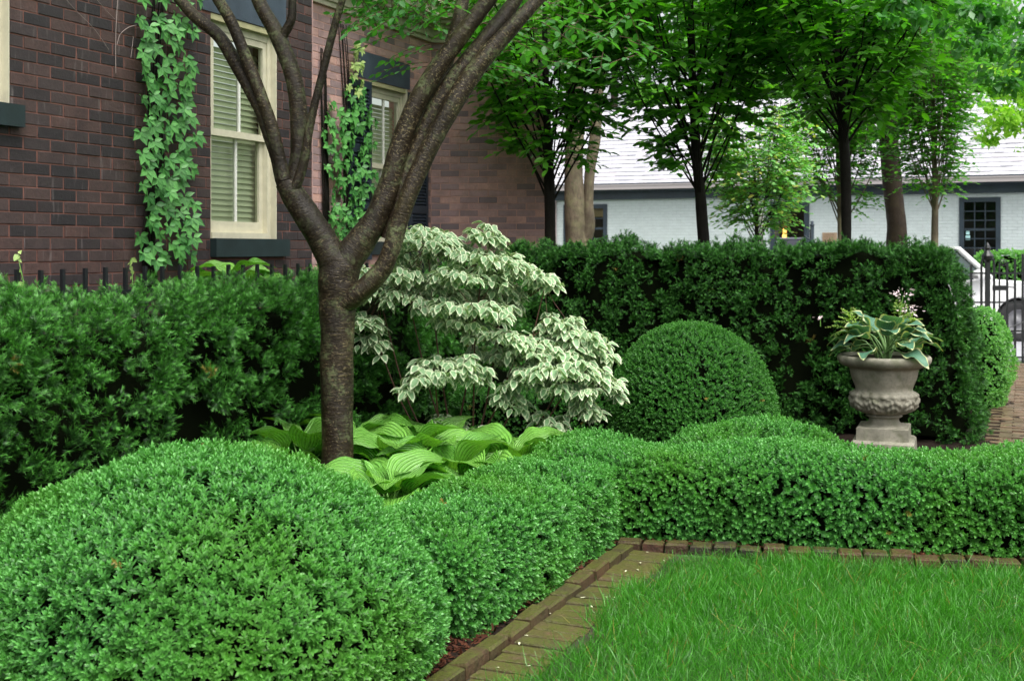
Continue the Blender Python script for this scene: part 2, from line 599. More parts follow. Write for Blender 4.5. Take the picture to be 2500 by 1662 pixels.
M_bark = bark_mat('cherry_bark', (.016, .0105, .0055), (.20, .16, .085), (.115, .135, .060), .95, wet=.28)
M_bark_dark = bark_mat('dark_wet_bark', (.007, .006, .0045), (.022, .022, .017), (.018, .024, .012), .3, wet=.5, vertical=True, spec=.12)
M_bark_grey = bark_mat('grey_bark', (.12, .095, .065), (.22, .19, .14), (.14, .17, .08), .5, wet=.6, vertical=True)
M_bark_brown = bark_mat('brown_bark', (.022, .014, .009), (.05, .035, .022), (.03, .035, .018), .3, wet=.6, vertical=True)
M_twig = flat('red_brown_twig', (.10, .045, .028), rough=.6)
M_stem_green = flat('green_stalk', (.13, .30, .05), rough=.45)


def brick_mat(name, dark, mid, warm, streak=.35, rough=.55, moss=None, bump_s=.5, island=True):
    """fired brick: a tone for each brick, soot, washes, white bloom"""
    m, nt, bs, out = mat(name)
    bs.inputs['Specular IOR Level'].default_value = .28
    oi = nd(nt, 'ShaderNodeObjectInfo'); ge = nd(nt, 'ShaderNodeNewGeometry')
    r = mth(nt, 'FRACT', mth(nt, 'ADD', oi.outputs['Random'], ge.outputs['Random Per Island']))
    tone = ramp(nt, r, [(.0, dark), (.45, mid), (.8, tuple((a + b) / 2 for a, b in zip(mid, warm))), (1.0, warm)])
    tc = nd(nt, 'ShaderNodeTexCoord')
    geo = ge.outputs['Position']
    n1 = noise(nt, 5, 4, .6, geo); n2 = noise(nt, 45, 4, .65, geo)
    mp = nd(nt, 'ShaderNodeMapping'); L(nt, geo, mp.inputs[0]); mp.inputs['Scale'].default_value = (26, 26, 3)
    n3 = noise(nt, 1, 3, .5, mp.outputs[0])
    col = mix(nt, ramp(nt, n2, [(.35, 0.0), (.7, .35)]), tone, dark)
    col = mix(nt, ramp(nt, n1, [(.42, 0.0), (.75, .5)]), col, tuple(x * .7 for x in dark))
    if streak:
        col = mix(nt, mth(nt, 'MULTIPLY', ramp(nt, n3, [(.62, 0.0), (.78, 1.0)]), streak), col, (.30, .26, .25))
        col = mix(nt, ramp(nt, noise(nt, 14, 6, .7, geo), [(.70, 0.0), (.76, .35)]), col, (.45, .42, .38))
    if moss is not None:
        up = nd(nt, 'ShaderNodeSeparateXYZ'); L(nt, ge.outputs['Normal'], up.inputs[0])
        f = mth(nt, 'MULTIPLY', ramp(nt, noise(nt, 9, 6, .7, geo), [(.30, 0.0), (.52, 1.0)]), ramp(nt, up.outputs[2], [(.2, .30), (.8, 1.0)]))
        f = mth(nt, 'MULTIPLY', f, ramp(nt, noise(nt, 70, 4, .7, geo), [(.34, .25), (.55, 1.0)]))
        col = mix(nt, ramp(nt, noise(nt, 26, 5, .7, geo), [(.50, 0.0), (.68, .75)]), col, tuple(x * .35 for x in dark))
        col = mix(nt, mth(nt, 'MULTIPLY', f, moss[1]), col, moss[0])
    L(nt, col, bs.inputs['Base Color'])
    L(nt, ramp(nt, n1, [(.3, rough - .15), (.7, rough + .15)]), bs.inputs['Roughness'])
    bump(nt, bs, mth(nt, 'ADD', n2, mth(nt, 'MULTIPLY', n1, .6)), bump_s if moss is None else .9, .006 if moss is None else .012)
    return m


M_brick = brick_mat('sooty_brick', (.029, .026, .028), (.060, .045, .044), (.100, .058, .050))
M_brick_red = brick_mat('red_brick', (.20, .155, .16), (.42, .28, .27), (.62, .37, .30), streak=.4)
M_mortar = flat('red_mortar', (.15, .066, .050), rough=.9, nscale=9, namt=.3)
M_mortar_red = flat('pale_red_mortar', (.55, .32, .26), rough=.9, nscale=9, namt=.2)
M_path_brick = brick_mat('mossy_paver', (.065, .048, .030), (.10, .070, .038), (.13, .075, .045), streak=0, rough=.42, moss=((.078, .092, .016), .88))
M_edge_brick = brick_mat('edging_brick', (.040, .028, .020), (.075, .045, .028), (.11, .052, .034), streak=0, rough=.55, moss=((.070, .080, .014), 1.0))
M_edge_red = brick_mat('edging_brick_red', (.018, .016, .018), (.060, .028, .022), (.115, .038, .028), streak=0, rough=.6, moss=((.060, .062, .012), .95))
M_walk_brick = brick_mat('walk_brick', (.13, .080, .058), (.21, .120, .085), (.30, .165, .115), streak=0, rough=.35, moss=((.14, .135, .05), .45))
M_white_brick = flat('white_painted_brick', (.56, .62, .62), rough=.6, nscale=6, namt=.06, bmp=.3, bscale=30)
M_white_mortar = flat('white_paint_in_joints', (.46, .52, .52), rough=.7)
M_slate = brick_mat('pale_roof_shingle', (.42, .42, .46), (.50, .50, .54), (.52, .48, .50), streak=0, rough=.35, bump_s=.2)
M_blue = flat('blue_black_paint', (.025, .040, .055), rough=.45, nscale=5, namt=.25, bmp=.15)
M_lintel = flat('blue_slate_paint', (.045, .062, .085), rough=.5, nscale=4, namt=.3, bmp=.25)
M_sill = flat('black_green_paint', (.014, .026, .028), rough=.45, nscale=7, namt=.25, bmp=.15)
M_shutter = flat('navy_shutter_paint', (.018, .028, .042), rough=.5)
M_cream = flat('cream_paint', (.55, .52, .39), rough=.5, nscale=14, namt=.08, bmp=.1)
M_cream_dk = flat('olive_cream_paint', (.36, .34, .19), rough=.55, nscale=10, namt=.12)
M_stone_pink = flat('pale_pink_stone', (.55, .44, .38), rough=.7, nscale=4, namt=.08)
M_blind = flat('cream_blind', (.78, .80, .60), rough=.5)
M_white = flat('white_trim', (.72, .72, .66), rough=.5)
M_room = flat('dark_room', (.012, .014, .012), rough=.9)
M_room_warm = flat('dim_brown_room', (.07, .05, .035), rough=.9)
M_iron = flat('black_iron', (.010, .012, .014), rough=.38, bmp=.1)
M_gutter = flat('pale_gutter', (.40, .36, .36), rough=.4)
M_stone = flat('urn', (.25, .22, .17), rough=.75)
M_brass = flat('tan_plaque', (.35, .25, .16), rough=.4, nscale=30, namt=.15)
M_grey_metal = flat('grey_panel', (.10, .10, .13), rough=.4)
M_white_car = flat('white_car_paint', (.80, .80, .80), rough=.25)
M_tyre = flat('black_rubber', (.015, .015, .016), rough=.8)
M_rim = flat('alloy_rim', (.16, .16, .17), rough=.5)
M_dark_trim = flat('grey_trim', (.10, .10, .10), rough=.6)
M_street = flat('street_concrete', (.36, .36, .39), rough=.5, nscale=1.5, namt=.1)
M_soil = flat('bare_soil', (.016, .010, .007), rough=.95, spec=.15, nscale=30, namt=.5, bmp=.8, bscale=50)
M_chip = flat('mulch_chip', (.070, .024, .013), spec=.12, rough=.7, nscale=8, namt=.6)
M_far_ground = flat('far_ground', (.05, .09, .03), rough=.9, nscale=2, namt=.3)
M_lawn_soil = flat('lawn_soil', (.025, .070, .010), rough=.95, nscale=25, namt=.4)
M_petal = flat('pale_petal', (.62, .64, .42), rough=.6)
M_pink = flat('pale_pink_petal', (.72, .58, .60), rough=.6)
M_rust = flat('dry_flower_stalk', (.16, .03, .02), rough=.8)


def stone_mat():
    m, nt, bs, out = mat('weathered_cast_stone')
    n1 = noise(nt, 6, 5, .6); n2 = noise(nt, 60, 5, .7)
    col = mix(nt, ramp(nt, n1, [(.35, 0.0), (.62, 1.0)]), (.15, .145, .105), (.33, .31, .245))
    col = mix(nt, ramp(nt, n2, [(.5, 0.0), (.75, .45)]), col, (.07, .065, .045))
    col = mix(nt, ramp(nt, noise(nt, 11, 4), [(.52, 0.0), (.68, .6)]), col, (.10, .115, .055))
    L(nt, col, bs.inputs['Base Color']); bs.inputs['Roughness'].default_value = .75
    bump(nt, bs, n2, .5, .004)
    return m


M_stone = stone_mat()


def glass_mat():
    m, nt, bs, out = mat('window_glass')
    nt.nodes.remove(bs)
    tr = nd(nt, 'ShaderNodeBsdfTransparent'); tr.inputs[0].default_value = (.85, .92, .82, 1)
    gl = nd(nt, 'ShaderNodeBsdfGlossy'); gl.inputs['Roughness'].default_value = .03
    fr = nd(nt, 'ShaderNodeFresnel'); fr.inputs[0].default_value = 1.6
    f = mth(nt, 'MULTIPLY', fr.outputs[0], .75)
    ms = nd(nt, 'ShaderNodeMixShader'); L(nt, f, ms.inputs[0]); L(nt, tr.outputs[0], ms.inputs[1]); L(nt, gl.outputs[0], ms.inputs[2])
    L(nt, ms.outputs[0], out.inputs[0])
    return m


M_glass = glass_mat()
m_, nt_, bs_, out_ = mat('lit_lamp_glass')
M_lamp = m_
bs_.inputs['Base Color'].default_value = (.8, .5, .2, 1)
bs_.inputs['Emission Color'].default_value = (1.0, .50, .12, 1); bs_.inputs['Emission Strength'].default_value = 1.6

# ------------------------------------------------------------------ the two directions of the garden
TAN = 0.431                                   # along the brick house, the left edging and the walk
DS = Vector((TAN, 1, 0)).normalized()         # away from the camera
DR = Vector((DS.y, -DS.x, 0))                 # to the right, square to it
AZ_S = math.atan2(DS.y, DS.x)
AZ_R = math.atan2(DR.y, DR.x)


class Plane:
    """vertical plane: u along d, z up, w out of the wall along n"""
    def __init__(s, O, d, n):
        s.O, s.d, s.n = Vector(O), Vector(d).normalized(), Vector(n).normalized()
        s.az = math.atan2(s.d.y, s.d.x)

    def u(s, px):
        k_ = (px - CX) / FP
        return (k_ * s.O.y - s.O.x) / (s.d.x - k_ * s.d.y)

    def p(s, u, z, w=0.0):
        q = s.O + s.d * u + s.n * w
        return Vector((q.x, q.y, z))

    def z(s, px, py):
        q = s.O + s.d * s.u(px)
        return EH + (HY - py) / FP * q.y

    def boxes(s, mb, u0, u1, z0, z1, w0, w1):
        vs = [s.p(u, z, w) for z in (z0, z1) for w in (w0, w1) for u in (u0, u1)]
        return mb.add(vs, [(0, 2, 3, 1), (4, 5, 7, 6), (0, 1, 5, 4), (2, 6, 7, 3), (0, 4, 6, 2), (1, 3, 7, 5)])


PA = Plane((-2.84, 7.25, 0), DS, DR)
PB = Plane((-1.828, 11.33, 0), DS, DR)
uB = PB.u(1052)
cB = PB.p(uB, 0)
PC = Plane(cB, (1, -.03, 0), (-.03, -1, 0))


def sub_iv(a, b, cuts):
    iv = [(a, b)]
    for c0, c1 in cuts:
        nx = []
        for x0, x1 in iv:
            if c1 <= x0 or c0 >= x1: nx.append((x0, x1)); continue
            if c0 > x0: nx.append((x0, c0))
            if c1 < x1: nx.append((c1, x1))
        iv = nx
    return [i for i in iv if i[1] - i[0] > .015]


def brick_cells(u0, u1, z0, z1, holes, CL=.2155, CH=.075, jt=.0085, header=True, seed=1, offs=.5):
    """list of (u0,u1,z0,z1) of bricks in running bond cut round the openings"""
    r = random.Random(seed)
    out = []
    k = 0
    z = z0
    while z < z1 - .02:
        cuts = [(h[0], h[1]) for h in holes if h[2] < z + CH * .6 and h[3] > z + CH * .4]
        x = u0 - (CL * offs if k % 2 else 0)
        while x < u1:
            a = x + r.uniform(-.003, .003); b = x + CL
            for p, q in sub_iv(max(a, u0), min(b, u1), cuts):
                if q - p > .03:
                    out.append((p + jt / 2, q - jt / 2, z + jt / 2, z + CH - jt / 2))
            x += CL
        z += CH; k += 1
    return out


def brick_v(L_, H_, D_, ch, r):
    """bevel-faced brick centred on the face; x along, y out (front at y=0), z up"""
    def j(): return r.uniform(-.0015, .0015)
    h, l = H_ / 2, L_ / 2
    v = [(-l, -D_, -h), (l, -D_, -h), (l, -D_, h), (-l, -D_, h),
         (-l, -ch, -h), (l, -ch, -h), (l, -ch, h), (-l, -ch, h),
         (-l + ch + j(), j(), -h + ch + j()), (l - ch + j(), j(), -h + ch + j()), (l - ch + j(), j(), h - ch + j()), (-l + ch + j(), j(), h - ch + j())]
    f = [(8, 9, 10, 11), (4, 5, 9, 8), (5, 6, 10, 9), (6, 7, 11, 10), (7, 4, 8, 11), (0, 1, 5, 4), (1, 2, 6, 5), (2, 3, 7, 6), (3, 0, 4, 7)]
    return v, f


def lay_bricks(pl, cells, mb, r, proud=.0, ch=.0022, D=.03):
    for a, b, c, d in cells:
        v, f = brick_v(b - a, d - c, D, ch, r)
        o = r.uniform(-.0012, .0025) + proud
        mb.add([pl.p((a + b) / 2 + x, (c + d) / 2 + z, y + o) for x, y, z in v], f)


BM_CACHE = {}


def lay_brick_objects(pl, cells, material, parent, r, D=.03):
    """each brick an object, mesh data shared between bricks of one size"""
    for a, b, c, d in cells:
        key = (round((b - a) / .012), round((d - c) / .01), r.randrange(3), material.name)
        if key not in BM_CACHE:
            v, f = brick_v(key[0] * .012, d - c, D, .0022, r)
            me = bpy.data.meshes.new('brick'); me.from_pydata(v, [], f); me.materials.append(material); me.update()
            BM_CACHE[key] = me
        o = bpy.data.objects.new('brick', BM_CACHE[key])
        # local y of the mesh points out of the wall: turn so that x runs along d
        flip = pl.d.cross(Vector((0, 0, 1))).dot(pl.n)          # +1 when n = d x z
        q = pl.p((a + b) / 2, (c + d) / 2, r.uniform(-.0012, .0025))
        rz = pl.az + (PI if flip > 0 else 0)
        link(o, parent, q, rz)
        o.rotation_euler = (r.uniform(-.006, .006), r.uniform(-.004, .004), rz)


def backing(pl, u0, u1, z0, z1, holes, w=-.0035, depth=.22):
    mb = MB()
    us = sorted({u0, u1, *[x for h in holes for x in h[:2] if u0 < x < u1]})
    zs = sorted({z0, z1, *[x for h in holes for x in h[2:] if z0 < x < z1]})
    for i in range(len(us) - 1):
        for j in range(len(zs) - 1):
            uc, zc = (us[i] + us[i + 1]) / 2, (zs[j] + zs[j + 1]) / 2
            if any(h[0] < uc < h[1] and h[2] < zc < h[3] for h in holes): continue
            mb.add([pl.p(us[i], zs[j], w), pl.p(us[i + 1], zs[j], w), pl.p(us[i + 1], zs[j + 1], w), pl.p(us[i], zs[j + 1], w)], [(0, 1, 2, 3)])
    for a, b, c, d in holes:
        q = [(a, c), (b, c), (b, d), (a, d)]
        for i in range(4):
            (x0, y0), (x1, y1) = q[i], q[(i + 1) % 4]
            mb.add([pl.p(x0, y0, w), pl.p(x1, y1, w), pl.p(x1, y1, -depth), pl.p(x0, y0, -depth)], [(0, 1, 2, 3)])
    return mb


# ================================================================== GROUND
g = MB(); g.add([(-60, -8, -.02), (60, -8, -.02), (60, 120, -.02), (-60, 120, -.02)], [(0, 1, 2, 3)])
tag(g.obj('ground', M_far_ground), kind='structure')

# planting bed: an uneven sheet of dark soil
nx_, ny_ = 120, 120
xs = np.linspace(-5, 5.2, nx_); ys = np.linspace(2.2, 13.4, ny_)
X_, Y_ = np.meshgrid(xs, ys)
Pg = np.stack([X_.ravel(), Y_.ravel(), np.zeros(X_.size)], 1)
Zg = .012 + .008 * wav(Pg, 2.0, 3) + .006 * rng.standard_normal(len(Pg))
Pg[:, 2] = Zg
Fg = [(j * nx_ + i, j * nx_ + i + 1, (j + 1) * nx_ + i + 1, (j + 1) * nx_ + i) for j in range(ny_ - 1) for i in range(nx_ - 1)
      if (xs[i] < .645 + TAN * (ys[j] - 6.3) - .10 or ys[j] > 6.42 - .0 * xs[i])]
tag(obj('planting_bed', np_mesh('planting_bed', Pg, Fg), M_soil), kind='structure')

# lawn soil sheet
C0 = Vector((.645, 6.30, 0))                          # inner corner of the edging, at path level
Eright = gr(2500, 1400)                               # foot of the right edging where it leaves the picture
dE = (Eright - C0).normalized()
nE = Vector((-dE.y, dE.x, 0))
lw = MB()
pa = C0 - DS * 4.2; pb = C0 + dE * 5.5
lw.add([pa + Vector((0, 0, .0)), pa + DR * 6, pb + Vector((1.5, 0, 0)), pb, C0], [(0, 1, 2, 3, 4)])
tag(lw.obj('lawn_soil', M_lawn_soil), kind='structure')

# ---- mossy paver path: one brick deep, long side across
path = bpy.data.objects.new('path', None); COL.objects.link(path); path.location = C0; WORLD['path'] = C0.copy()
path['kind'] = 'structure'
r = random.Random(3)
pv_meshes = []
for i in range(5):
    mb = MB()
    l, w = .112 + r.uniform(-.006, .006), .0455 + r.uniform(-.002, .001)
    z = .012
    v = [(-l, -w, -.03), (l, -w, -.03), (l, w, -.03), (-l, w, -.03), (-l, -w, z - .004), (l, -w, z - .004), (l, w, z - .004), (-l, w, z - .004),
         (-l + .004, -w + .004, z + r.uniform(-.004, .003)), (l - .004, -w + .004, z + r.uniform(-.003, .003)), (l - .004, w - .004, z + r.uniform(-.002, .002)), (-l + .004, w - .004, z)]
    mb.add(v, [(8, 9, 10, 11), (4, 5, 9, 8), (5, 6, 10, 9), (6, 7, 11, 10), (7, 4, 8, 11), (0, 1, 5, 4), (1, 2, 6, 5), (2, 3, 7, 6), (3, 0, 4, 7)])
    me = mb.mesh('brick'); me.materials.append(M_path_brick); pv_meshes.append(me)
k = 0
s = .05
while s < 3.6:
    for row in range(1):
        q = C0 - DS * s + DR * (.115 + row * .222 + r.uniform(-.003, .003))
        if (q - C0).dot(nE) > -.06: continue
        o = bpy.data.objects.new('brick', r.choice(pv_meshes))
        link(o, path, q + Vector((0, 0, r.uniform(-.005, .004))), AZ_R + r.uniform(-.025, .025))
        o.rotation_euler[0] = r.uniform(-.04, .04); o.rotation_euler[1] = r.uniform(-.02, .02)
    s += .102
# ---- sand joints under the path
pj = MB(); a = C0 - DS * 3.7
pj.add([C0 + Vector((0, 0, .003)), a + Vector((0, 0, .003)), a + DR * .46 + Vector((0, 0, .003)), C0 + DR * .46 + Vector((0, 0, .003))], [(0, 1, 2, 3)])
pj.obj('sand_joint', flat('dark_joint', (.03, .025, .012), rough=.9), path)


def edging(name, label, start, d, n, count, ln, wd, ht, material, seed, skip0=0.0):
    """row of bricks set on edge: d along, n away from the lawn"""
    t = thing(name, start, label, 'brick border')
    r = random.Random(seed)
    ms = []
    for i in range(6):
        l = ln / 2 - .005 + r.uniform(-.005, .002); c = .009
        def j(a=.003): return r.uniform(-a, a)
        v = [(-l, 0, -.05), (l, 0, -.05), (l, wd, -.05), (-l, wd, -.05),
             (-l, j(), ht - c), (l, j(), ht - c), (l, wd + j(), ht - c), (-l, wd + j(), ht - c),
             (-l + c + j(), c + j(), ht + j()), (l - c + j(), c + j(), ht + j()), (l - c + j(), wd - c, ht + j()), (-l + c + j(), wd - c, ht + j())]
        mb = MB(); mb.add(v, [(8, 9, 10, 11), (4, 5, 9, 8), (5, 6, 10, 9), (6, 7, 11, 10), (7, 4, 8, 11), (0, 1, 5, 4), (1, 2, 6, 5), (2, 3, 7, 6), (3, 0, 4, 7)])
        me = mb.mesh('brick'); me.materials.append(material); ms.append(me)
    sgn = 1 if Vector((-d.y, d.x, 0)).dot(n) > 0 else -1
    az = math.atan2(d.y, d.x) + (0 if sgn > 0 else PI)
    for k in range(count):
        q = start + d * (skip0 + (k + .5) * ln) + n * r.uniform(-.008, .008) + Vector((0, 0, r.uniform(-.010, .008)))
        o = bpy.data.objects.new('brick', r.choice(ms))
        link(o, t, q, az + r.uniform(-.025, .025))
        o.rotation_euler[0] = r.uniform(-.05, .05); o.rotation_euler[1] = r.uniform(-.025, .025)
    return t


edging('brick_edging', 'mossy brown brick edging running beside the paver path under the left hedge', C0, -DS, -DR, 17, .205, .080, .052, M_edge_brick, 4)
edging('brick_edging', 'row of red and dark edging bricks between the lawn and the right hedge', C0 - dE * .09, dE, nE, 38, .126, .10, .056, M_edge_red, 5)

# ---- mulch chips
n = 9000
tq = rng.uniform(-3.8, .4, n); wq = rng.uniform(-.9, -.02, n)
P = np.array(C0)[None] + np.array(DS)[None] * tq[:, None] + np.array(DR)[None] * (-.10 + wq[:, None] * .55)
P[:, 2] = .022 + rng.random(n) * .012
chip = (np.array([(-.5, 0, 0), (.5, .1, 0), (.4, 1, .15), (-.45, .9, .1)]), np.array([(0, 1, 2, 3)]), np.zeros((4, 2)), np.zeros(4))
d = norm(np.stack([rng.standard_normal(n), rng.standard_normal(n), rng.normal(0, .25, n)], 1))
R = frames(d, norm(np.array([0, 0, 1.0]) + rng.normal(0, .35, (n, 3))))
S = np.stack([np.full(n, 1.0)] * 3, -1)[:, None, :] * rng.uniform(.012, .035, n)[:, None, None]
tv = chip[0] * np.array([.35, 1, 1])
V, F, A = spawn((tv, chip[1], chip[2], chip[3]), R, S, P)
n2_ = 3500
P2 = np.array(C0)[None] + np.array(dE)[None] * rng.uniform(-.1, 4.2, n2_)[:, None] + np.array(nE)[None] * (.10 + rng.random(n2_)[:, None] * .22)
P2[:, 2] = .025 + rng.random(n2_) * .012
d = norm(np.stack([rng.standard_normal(n2_), rng.standard_normal(n2_), rng.normal(0, .25, n2_)], 1))
V2, F2, A2 = spawn((tv, chip[1], chip[2], chip[3]), frames(d, norm(np.array([0, 0, 1.0]) + rng.normal(0, .35, (n2_, 3)))), rng.uniform(.012, .035, n2_), P2)
V, F, A = merge([(V, F, A), (V2, F2, A2)])
tag(obj('mulch', np_mesh('mulch', V, F, A), M_chip), 'dark red-brown bark mulch between hedge and edging', 'mulch', kind='stuff')

# ---- lawn grass
n = 190000
a = rng.uniform(.0, 1, n); b = rng.uniform(0, 1, n)
s_ = 3.3 * a; t_ = .0 + 5.2 * b
P = np.array(C0)[None] + np.array(-DS)[None] * s_[:, None] + np.array(dE)[None] * t_[:, None]
# left margin of the turf: ragged
marg = .235 + .05 * np.sin(s_ * 5) + .03 * np.sin(s_ * 13 + 1) + rng.normal(0, .035, n)
lat = (P - np.array(C0)) @ np.array(DR)
top = -(P - np.array(C0)) @ np.array(nE)
corner = np.clip(.0 + .0 * lat, 0, 1)
keep = (lat > marg + np.clip(.22 - top, 0, 1) * 1.0) & (top > .035 + rng.normal(0, .012, n) + .03 * (np.sin(t_ * 7) > .3)) & (P[:, 1] > 4.1) & ((P[:, 0] / P[:, 1] < .455) | ((P[:, 0] / P[:, 1] < .85) & (rng.random(n) < .4)))
P = P[keep]; n = len(P)
tips = np.zeros((7, 3)); Ltm = []
bl = np.array([(-.5, 0, 0), (.5, 0, 0), (.42, .4, .03), (-.42, .4, .03), (.28, .75, .14), (-.28, .75, .14), (.04, 1, .3), (-.04, 1, .3)])
bl[:, 0] *= .030
blade = (bl, np.array([(0, 1, 2, 3), (3, 2, 4, 5), (5, 4, 6, 7)]), np.zeros((8, 2)), np.array([0, 0, .35, .35, .7, .7, 1, 1]))
clump = wav(P, 1.1, 11)
lean = np.stack([wav(P, 1.6, 12), wav(P, 1.6, 13), np.zeros(n)], 1) * .35
d = norm(np.array([0, 0, 1.0]) + lean + rng.normal(0, .42, (n, 3)) * np.array([1, 1, .1]))
hz = rng.standard_normal((n, 3)); hz[:, 2] *= .1
ln = rng.uniform(.04, .095, n) * (1 + .25 * clump)
P[:, 2] = 0
V, F, A = spawn(blade, frames(d, hz), ln, P, np.where(rng.random(n) < .008, 1.0, np.clip(.42 + .22 * clump + rng.normal(0, .30, n), 0, .95)))
A['tip'] = A['tip'] * .9
sel = rng.choice(n, 5200, replace=False)
P3 = P[sel].copy()
d3 = norm(np.array([0, 0, .75]) + rng.normal(0, .8, (len(P3), 3)) * np.array([1, 1, .05]))
hz3 = rng.standard_normal((len(P3), 3)); hz3[:, 2] *= .1
V3, F3, A3 = spawn(blade, frames(d3, hz3), rng.uniform(.07, .125, len(P3)), P3, np.where(rng.random(len(P3)) < .10, 1.0, rng.uniform(.6, .95, len(P3))))
A3['tip'] = A3['tip'] * .9 + .25
V, F, A = merge([(V, F, A), (V3, F3, A3)])
tag(obj('grass', np_mesh('grass', V, F, A), M_grass), 'thick bright green lawn grass spilling over the paver path', 'lawn', kind='stuff')

# ---- brick walk at the right, street beyond
W0 = Vector((3.75, 9.2, 0))
wk = bpy.data.objects.new('brick_walk', None); COL.objects.link(wk); wk.location = W0; WORLD['brick_walk'] = W0.copy(); wk['kind'] = 'structure'
r = random.Random(8); mb = MB()
for i in range(-22, 78):
    for j in range(10):
        u = i * .1045 + (.0 if j % 2 else .03); v = j * .21 + (.105 if i % 2 else 0)
        q = W0 + DS * u + DR * v + Vector((0, 0, .012 + r.uniform(-.004, .004)))
        M = Matrix.Translation(q) @ Matrix.Rotation(AZ_R + r.uniform(-.03, .03), 4, 'Z') @ Matrix.Rotation(r.uniform(-.02, .02), 4, 'Y')
        mb.box(-.101, .101, -.049, .049, -.03, .006, M)
mb.obj('paving', M_walk_brick, wk, kind='stuff')
mb = MB(); mb.add([W0 - DS * 3 + Vector((0, 0, .002)), W0 - DS * 3 + DR * 3 + Vector((0, 0, .002)), W0 + DS * 8.2 + DR * 3 + Vector((0, 0, .002)), W0 + DS * 8.2 + Vector((0, 0, .002))], [(0, 1, 2, 3)])
mb.obj('sand_joint', flat('walk_joint', (.15, .10, .07), rough=.9), wk)
mb = MB(); mb.box(-30, 40, 17.35, 26.2, -.05, .008); tag(mb.obj('street', M_street), kind='structure')

# ================================================================== BRICK HOUSE
house = thing('brick_house', PA.p(0, 0), 'dark brown brick house with cream windows and blue-black stone lintels', 'house')
ZL, ZS = 3.34, 1.685                                   # underside of the lintels, top of the sills
w1 = (PA.u(515), PA.u(515) + .82, ZS, ZL)
w0 = (PA.u(20) - .82, PA.u(20), PA.z(20, 256), ZL + .3)
w2 = (PB.u(900), PB.u(900) + .815, ZS, ZL)
lin1 = (PA.u(492), PA.u(697), ZL, 3.76)
lin2 = (PB.u(875), PB.u(1000), ZL, 3.62)
sil1 = (PA.u(513), PA.u(695), 1.545, ZS)
sil0 = (PA.u(46) - 1.1, PA.u(46), PA.z(40, 313), PA.z(40, 258))
aEnd = PA.u(762)
holesA = [w1, w0, lin1, sil1, sil0]
CT = 3.94
cells = brick_cells(-3.2, aEnd, .4, 4.9, holesA, seed=2)


def q_in(c):
    p = PA.p((c[0] + c[1]) / 2, (c[2] + c[3]) / 2)
    px = CX + p.x / p.y * FP; py = HY - (p.z - EH) / p.y * FP
    return -40 < px < 800 and -20 < py < 700, p.y


vis = sorted([(q_in(c)[1], i) for i, c in enumerate(cells) if q_in(c)[0]])
near = {i for _, i in vis[:300]}
wallA = backing(PA, -3.2, aEnd, 0, 4.95, [w1, w0]).obj('wall', M_mortar, house)
r = random.Random(5)
lay_brick_objects(PA, [cells[i] for i in sorted(near)], M_brick, wallA, r)
mb = MB(); lay_bricks(PA, [c for i, c in enumerate(cells) if i not in near], mb, r)
mb.obj('brickwork', M_brick, wallA, kind='stuff')
# end return of this wall (north side) and the wall set back beyond it
mb = MB(); PA.boxes(mb, aEnd, aEnd + .012, 0, 4.95, -.75, 0.0); mb.obj('wall_return', M_brick_red, house)
holesB = [w2, lin2, (w2[0] - .02, w2[1] + .02, 1.545, ZS)]
uB0 = PB.u(730)
cb = brick_cells(uB0, uB, .4, CT, holesB, seed=3)
wallB = backing(PB, uB0, uB + .04, 0, CT, [w2]).obj('wall', M_mortar_red, house)
mb = MB(); lay_bricks(PB, cb, mb, r); mb.obj('brickwork', M_brick_red, wallB, kind='stuff')
uC = PC.u(1330)
cc = brick_cells(.0, uC, .4, CT, [], seed=4)
wallC = backing(PC, -.04, uC, 0, CT, []).obj('wall', M_mortar_red, house)
mb = MB(); lay_bricks(PC, cc, mb, r)
mb.obj('brickwork', M_brick_red, wallC, kind='stuff')
mb = MB(); PC.boxes(mb, uC - .004, uC + .002, 0, 5.5, -6, -.012); mb.obj('side_wall', M_brick_red, house)
# cornice band and the pale wall above it
for pl, a_, b_, dz_ in ((PB, uB0, uB + .03, 0), (PC, -.03, uC + .06, -.002)):
    mb = MB()
    for z0, z1, wv in ((CT, CT + .05, .03), (CT + .05, CT + .15, .055), (CT + .15, CT + .19, .09), (CT + .19, CT + .23, .20), (CT + .23, CT + .34, .26), (CT + .34, CT + .38, .30)):
        pl.boxes(mb, a_, b_, z0 + dz_, z1 + dz_, -.02, wv + dz_)
    mb.obj('cornice', M_cream, house)
    mb = MB(); pl.boxes(mb, a_, b_, CT + .38 + dz_, CT + 2.6, -.02, .02); mb.obj('upper_wall', M_stone_pink, house)
    if pl is PB:
        for i in range(9):
            mb = MB(); uu = a_ + .15 + i * .30
            if uu > b_ - .1: break
            pl.boxes(mb, uu, uu + .07, CT + .152, CT + .189, .09, .19); mb.obj('cornice_bracket', M_cream, house)
for pl, li, mm in ((PA, lin1, M_lintel), (PB, lin2, M_lintel)):
    mb = MB(); pl.boxes(mb, li[0] + .004, li[1] - .004, li[2] + .004, li[3] - .004, -.10, .008); mb.obj('lintel', mm, house)
for si, wd_ in ((sil1, .055), (sil0, .055)):
    mb = MB(); PA.boxes(mb, si[0] + .003, si[1] - .003, si[2] + .003, si[3], -.12, wd_); mb.obj('sill', M_sill, house)
mb = MB(); PB.boxes(mb, w2[0] - .02, w2[1] + .02, 1.55, ZS, -.12, .05); mb.obj('sill', M_sill, house)
# roof so the house is closed from above
mb = MB(); mb.add([PA.p(-3.2, 4.95, .1), PA.p(aEnd, 4.95, .1), PA.p(aEnd, 4.95, -5), PA.p(-3.2, 4.95, -5)], [(0, 1, 2, 3)]); mb.obj('flat_roof', M_blue, house)


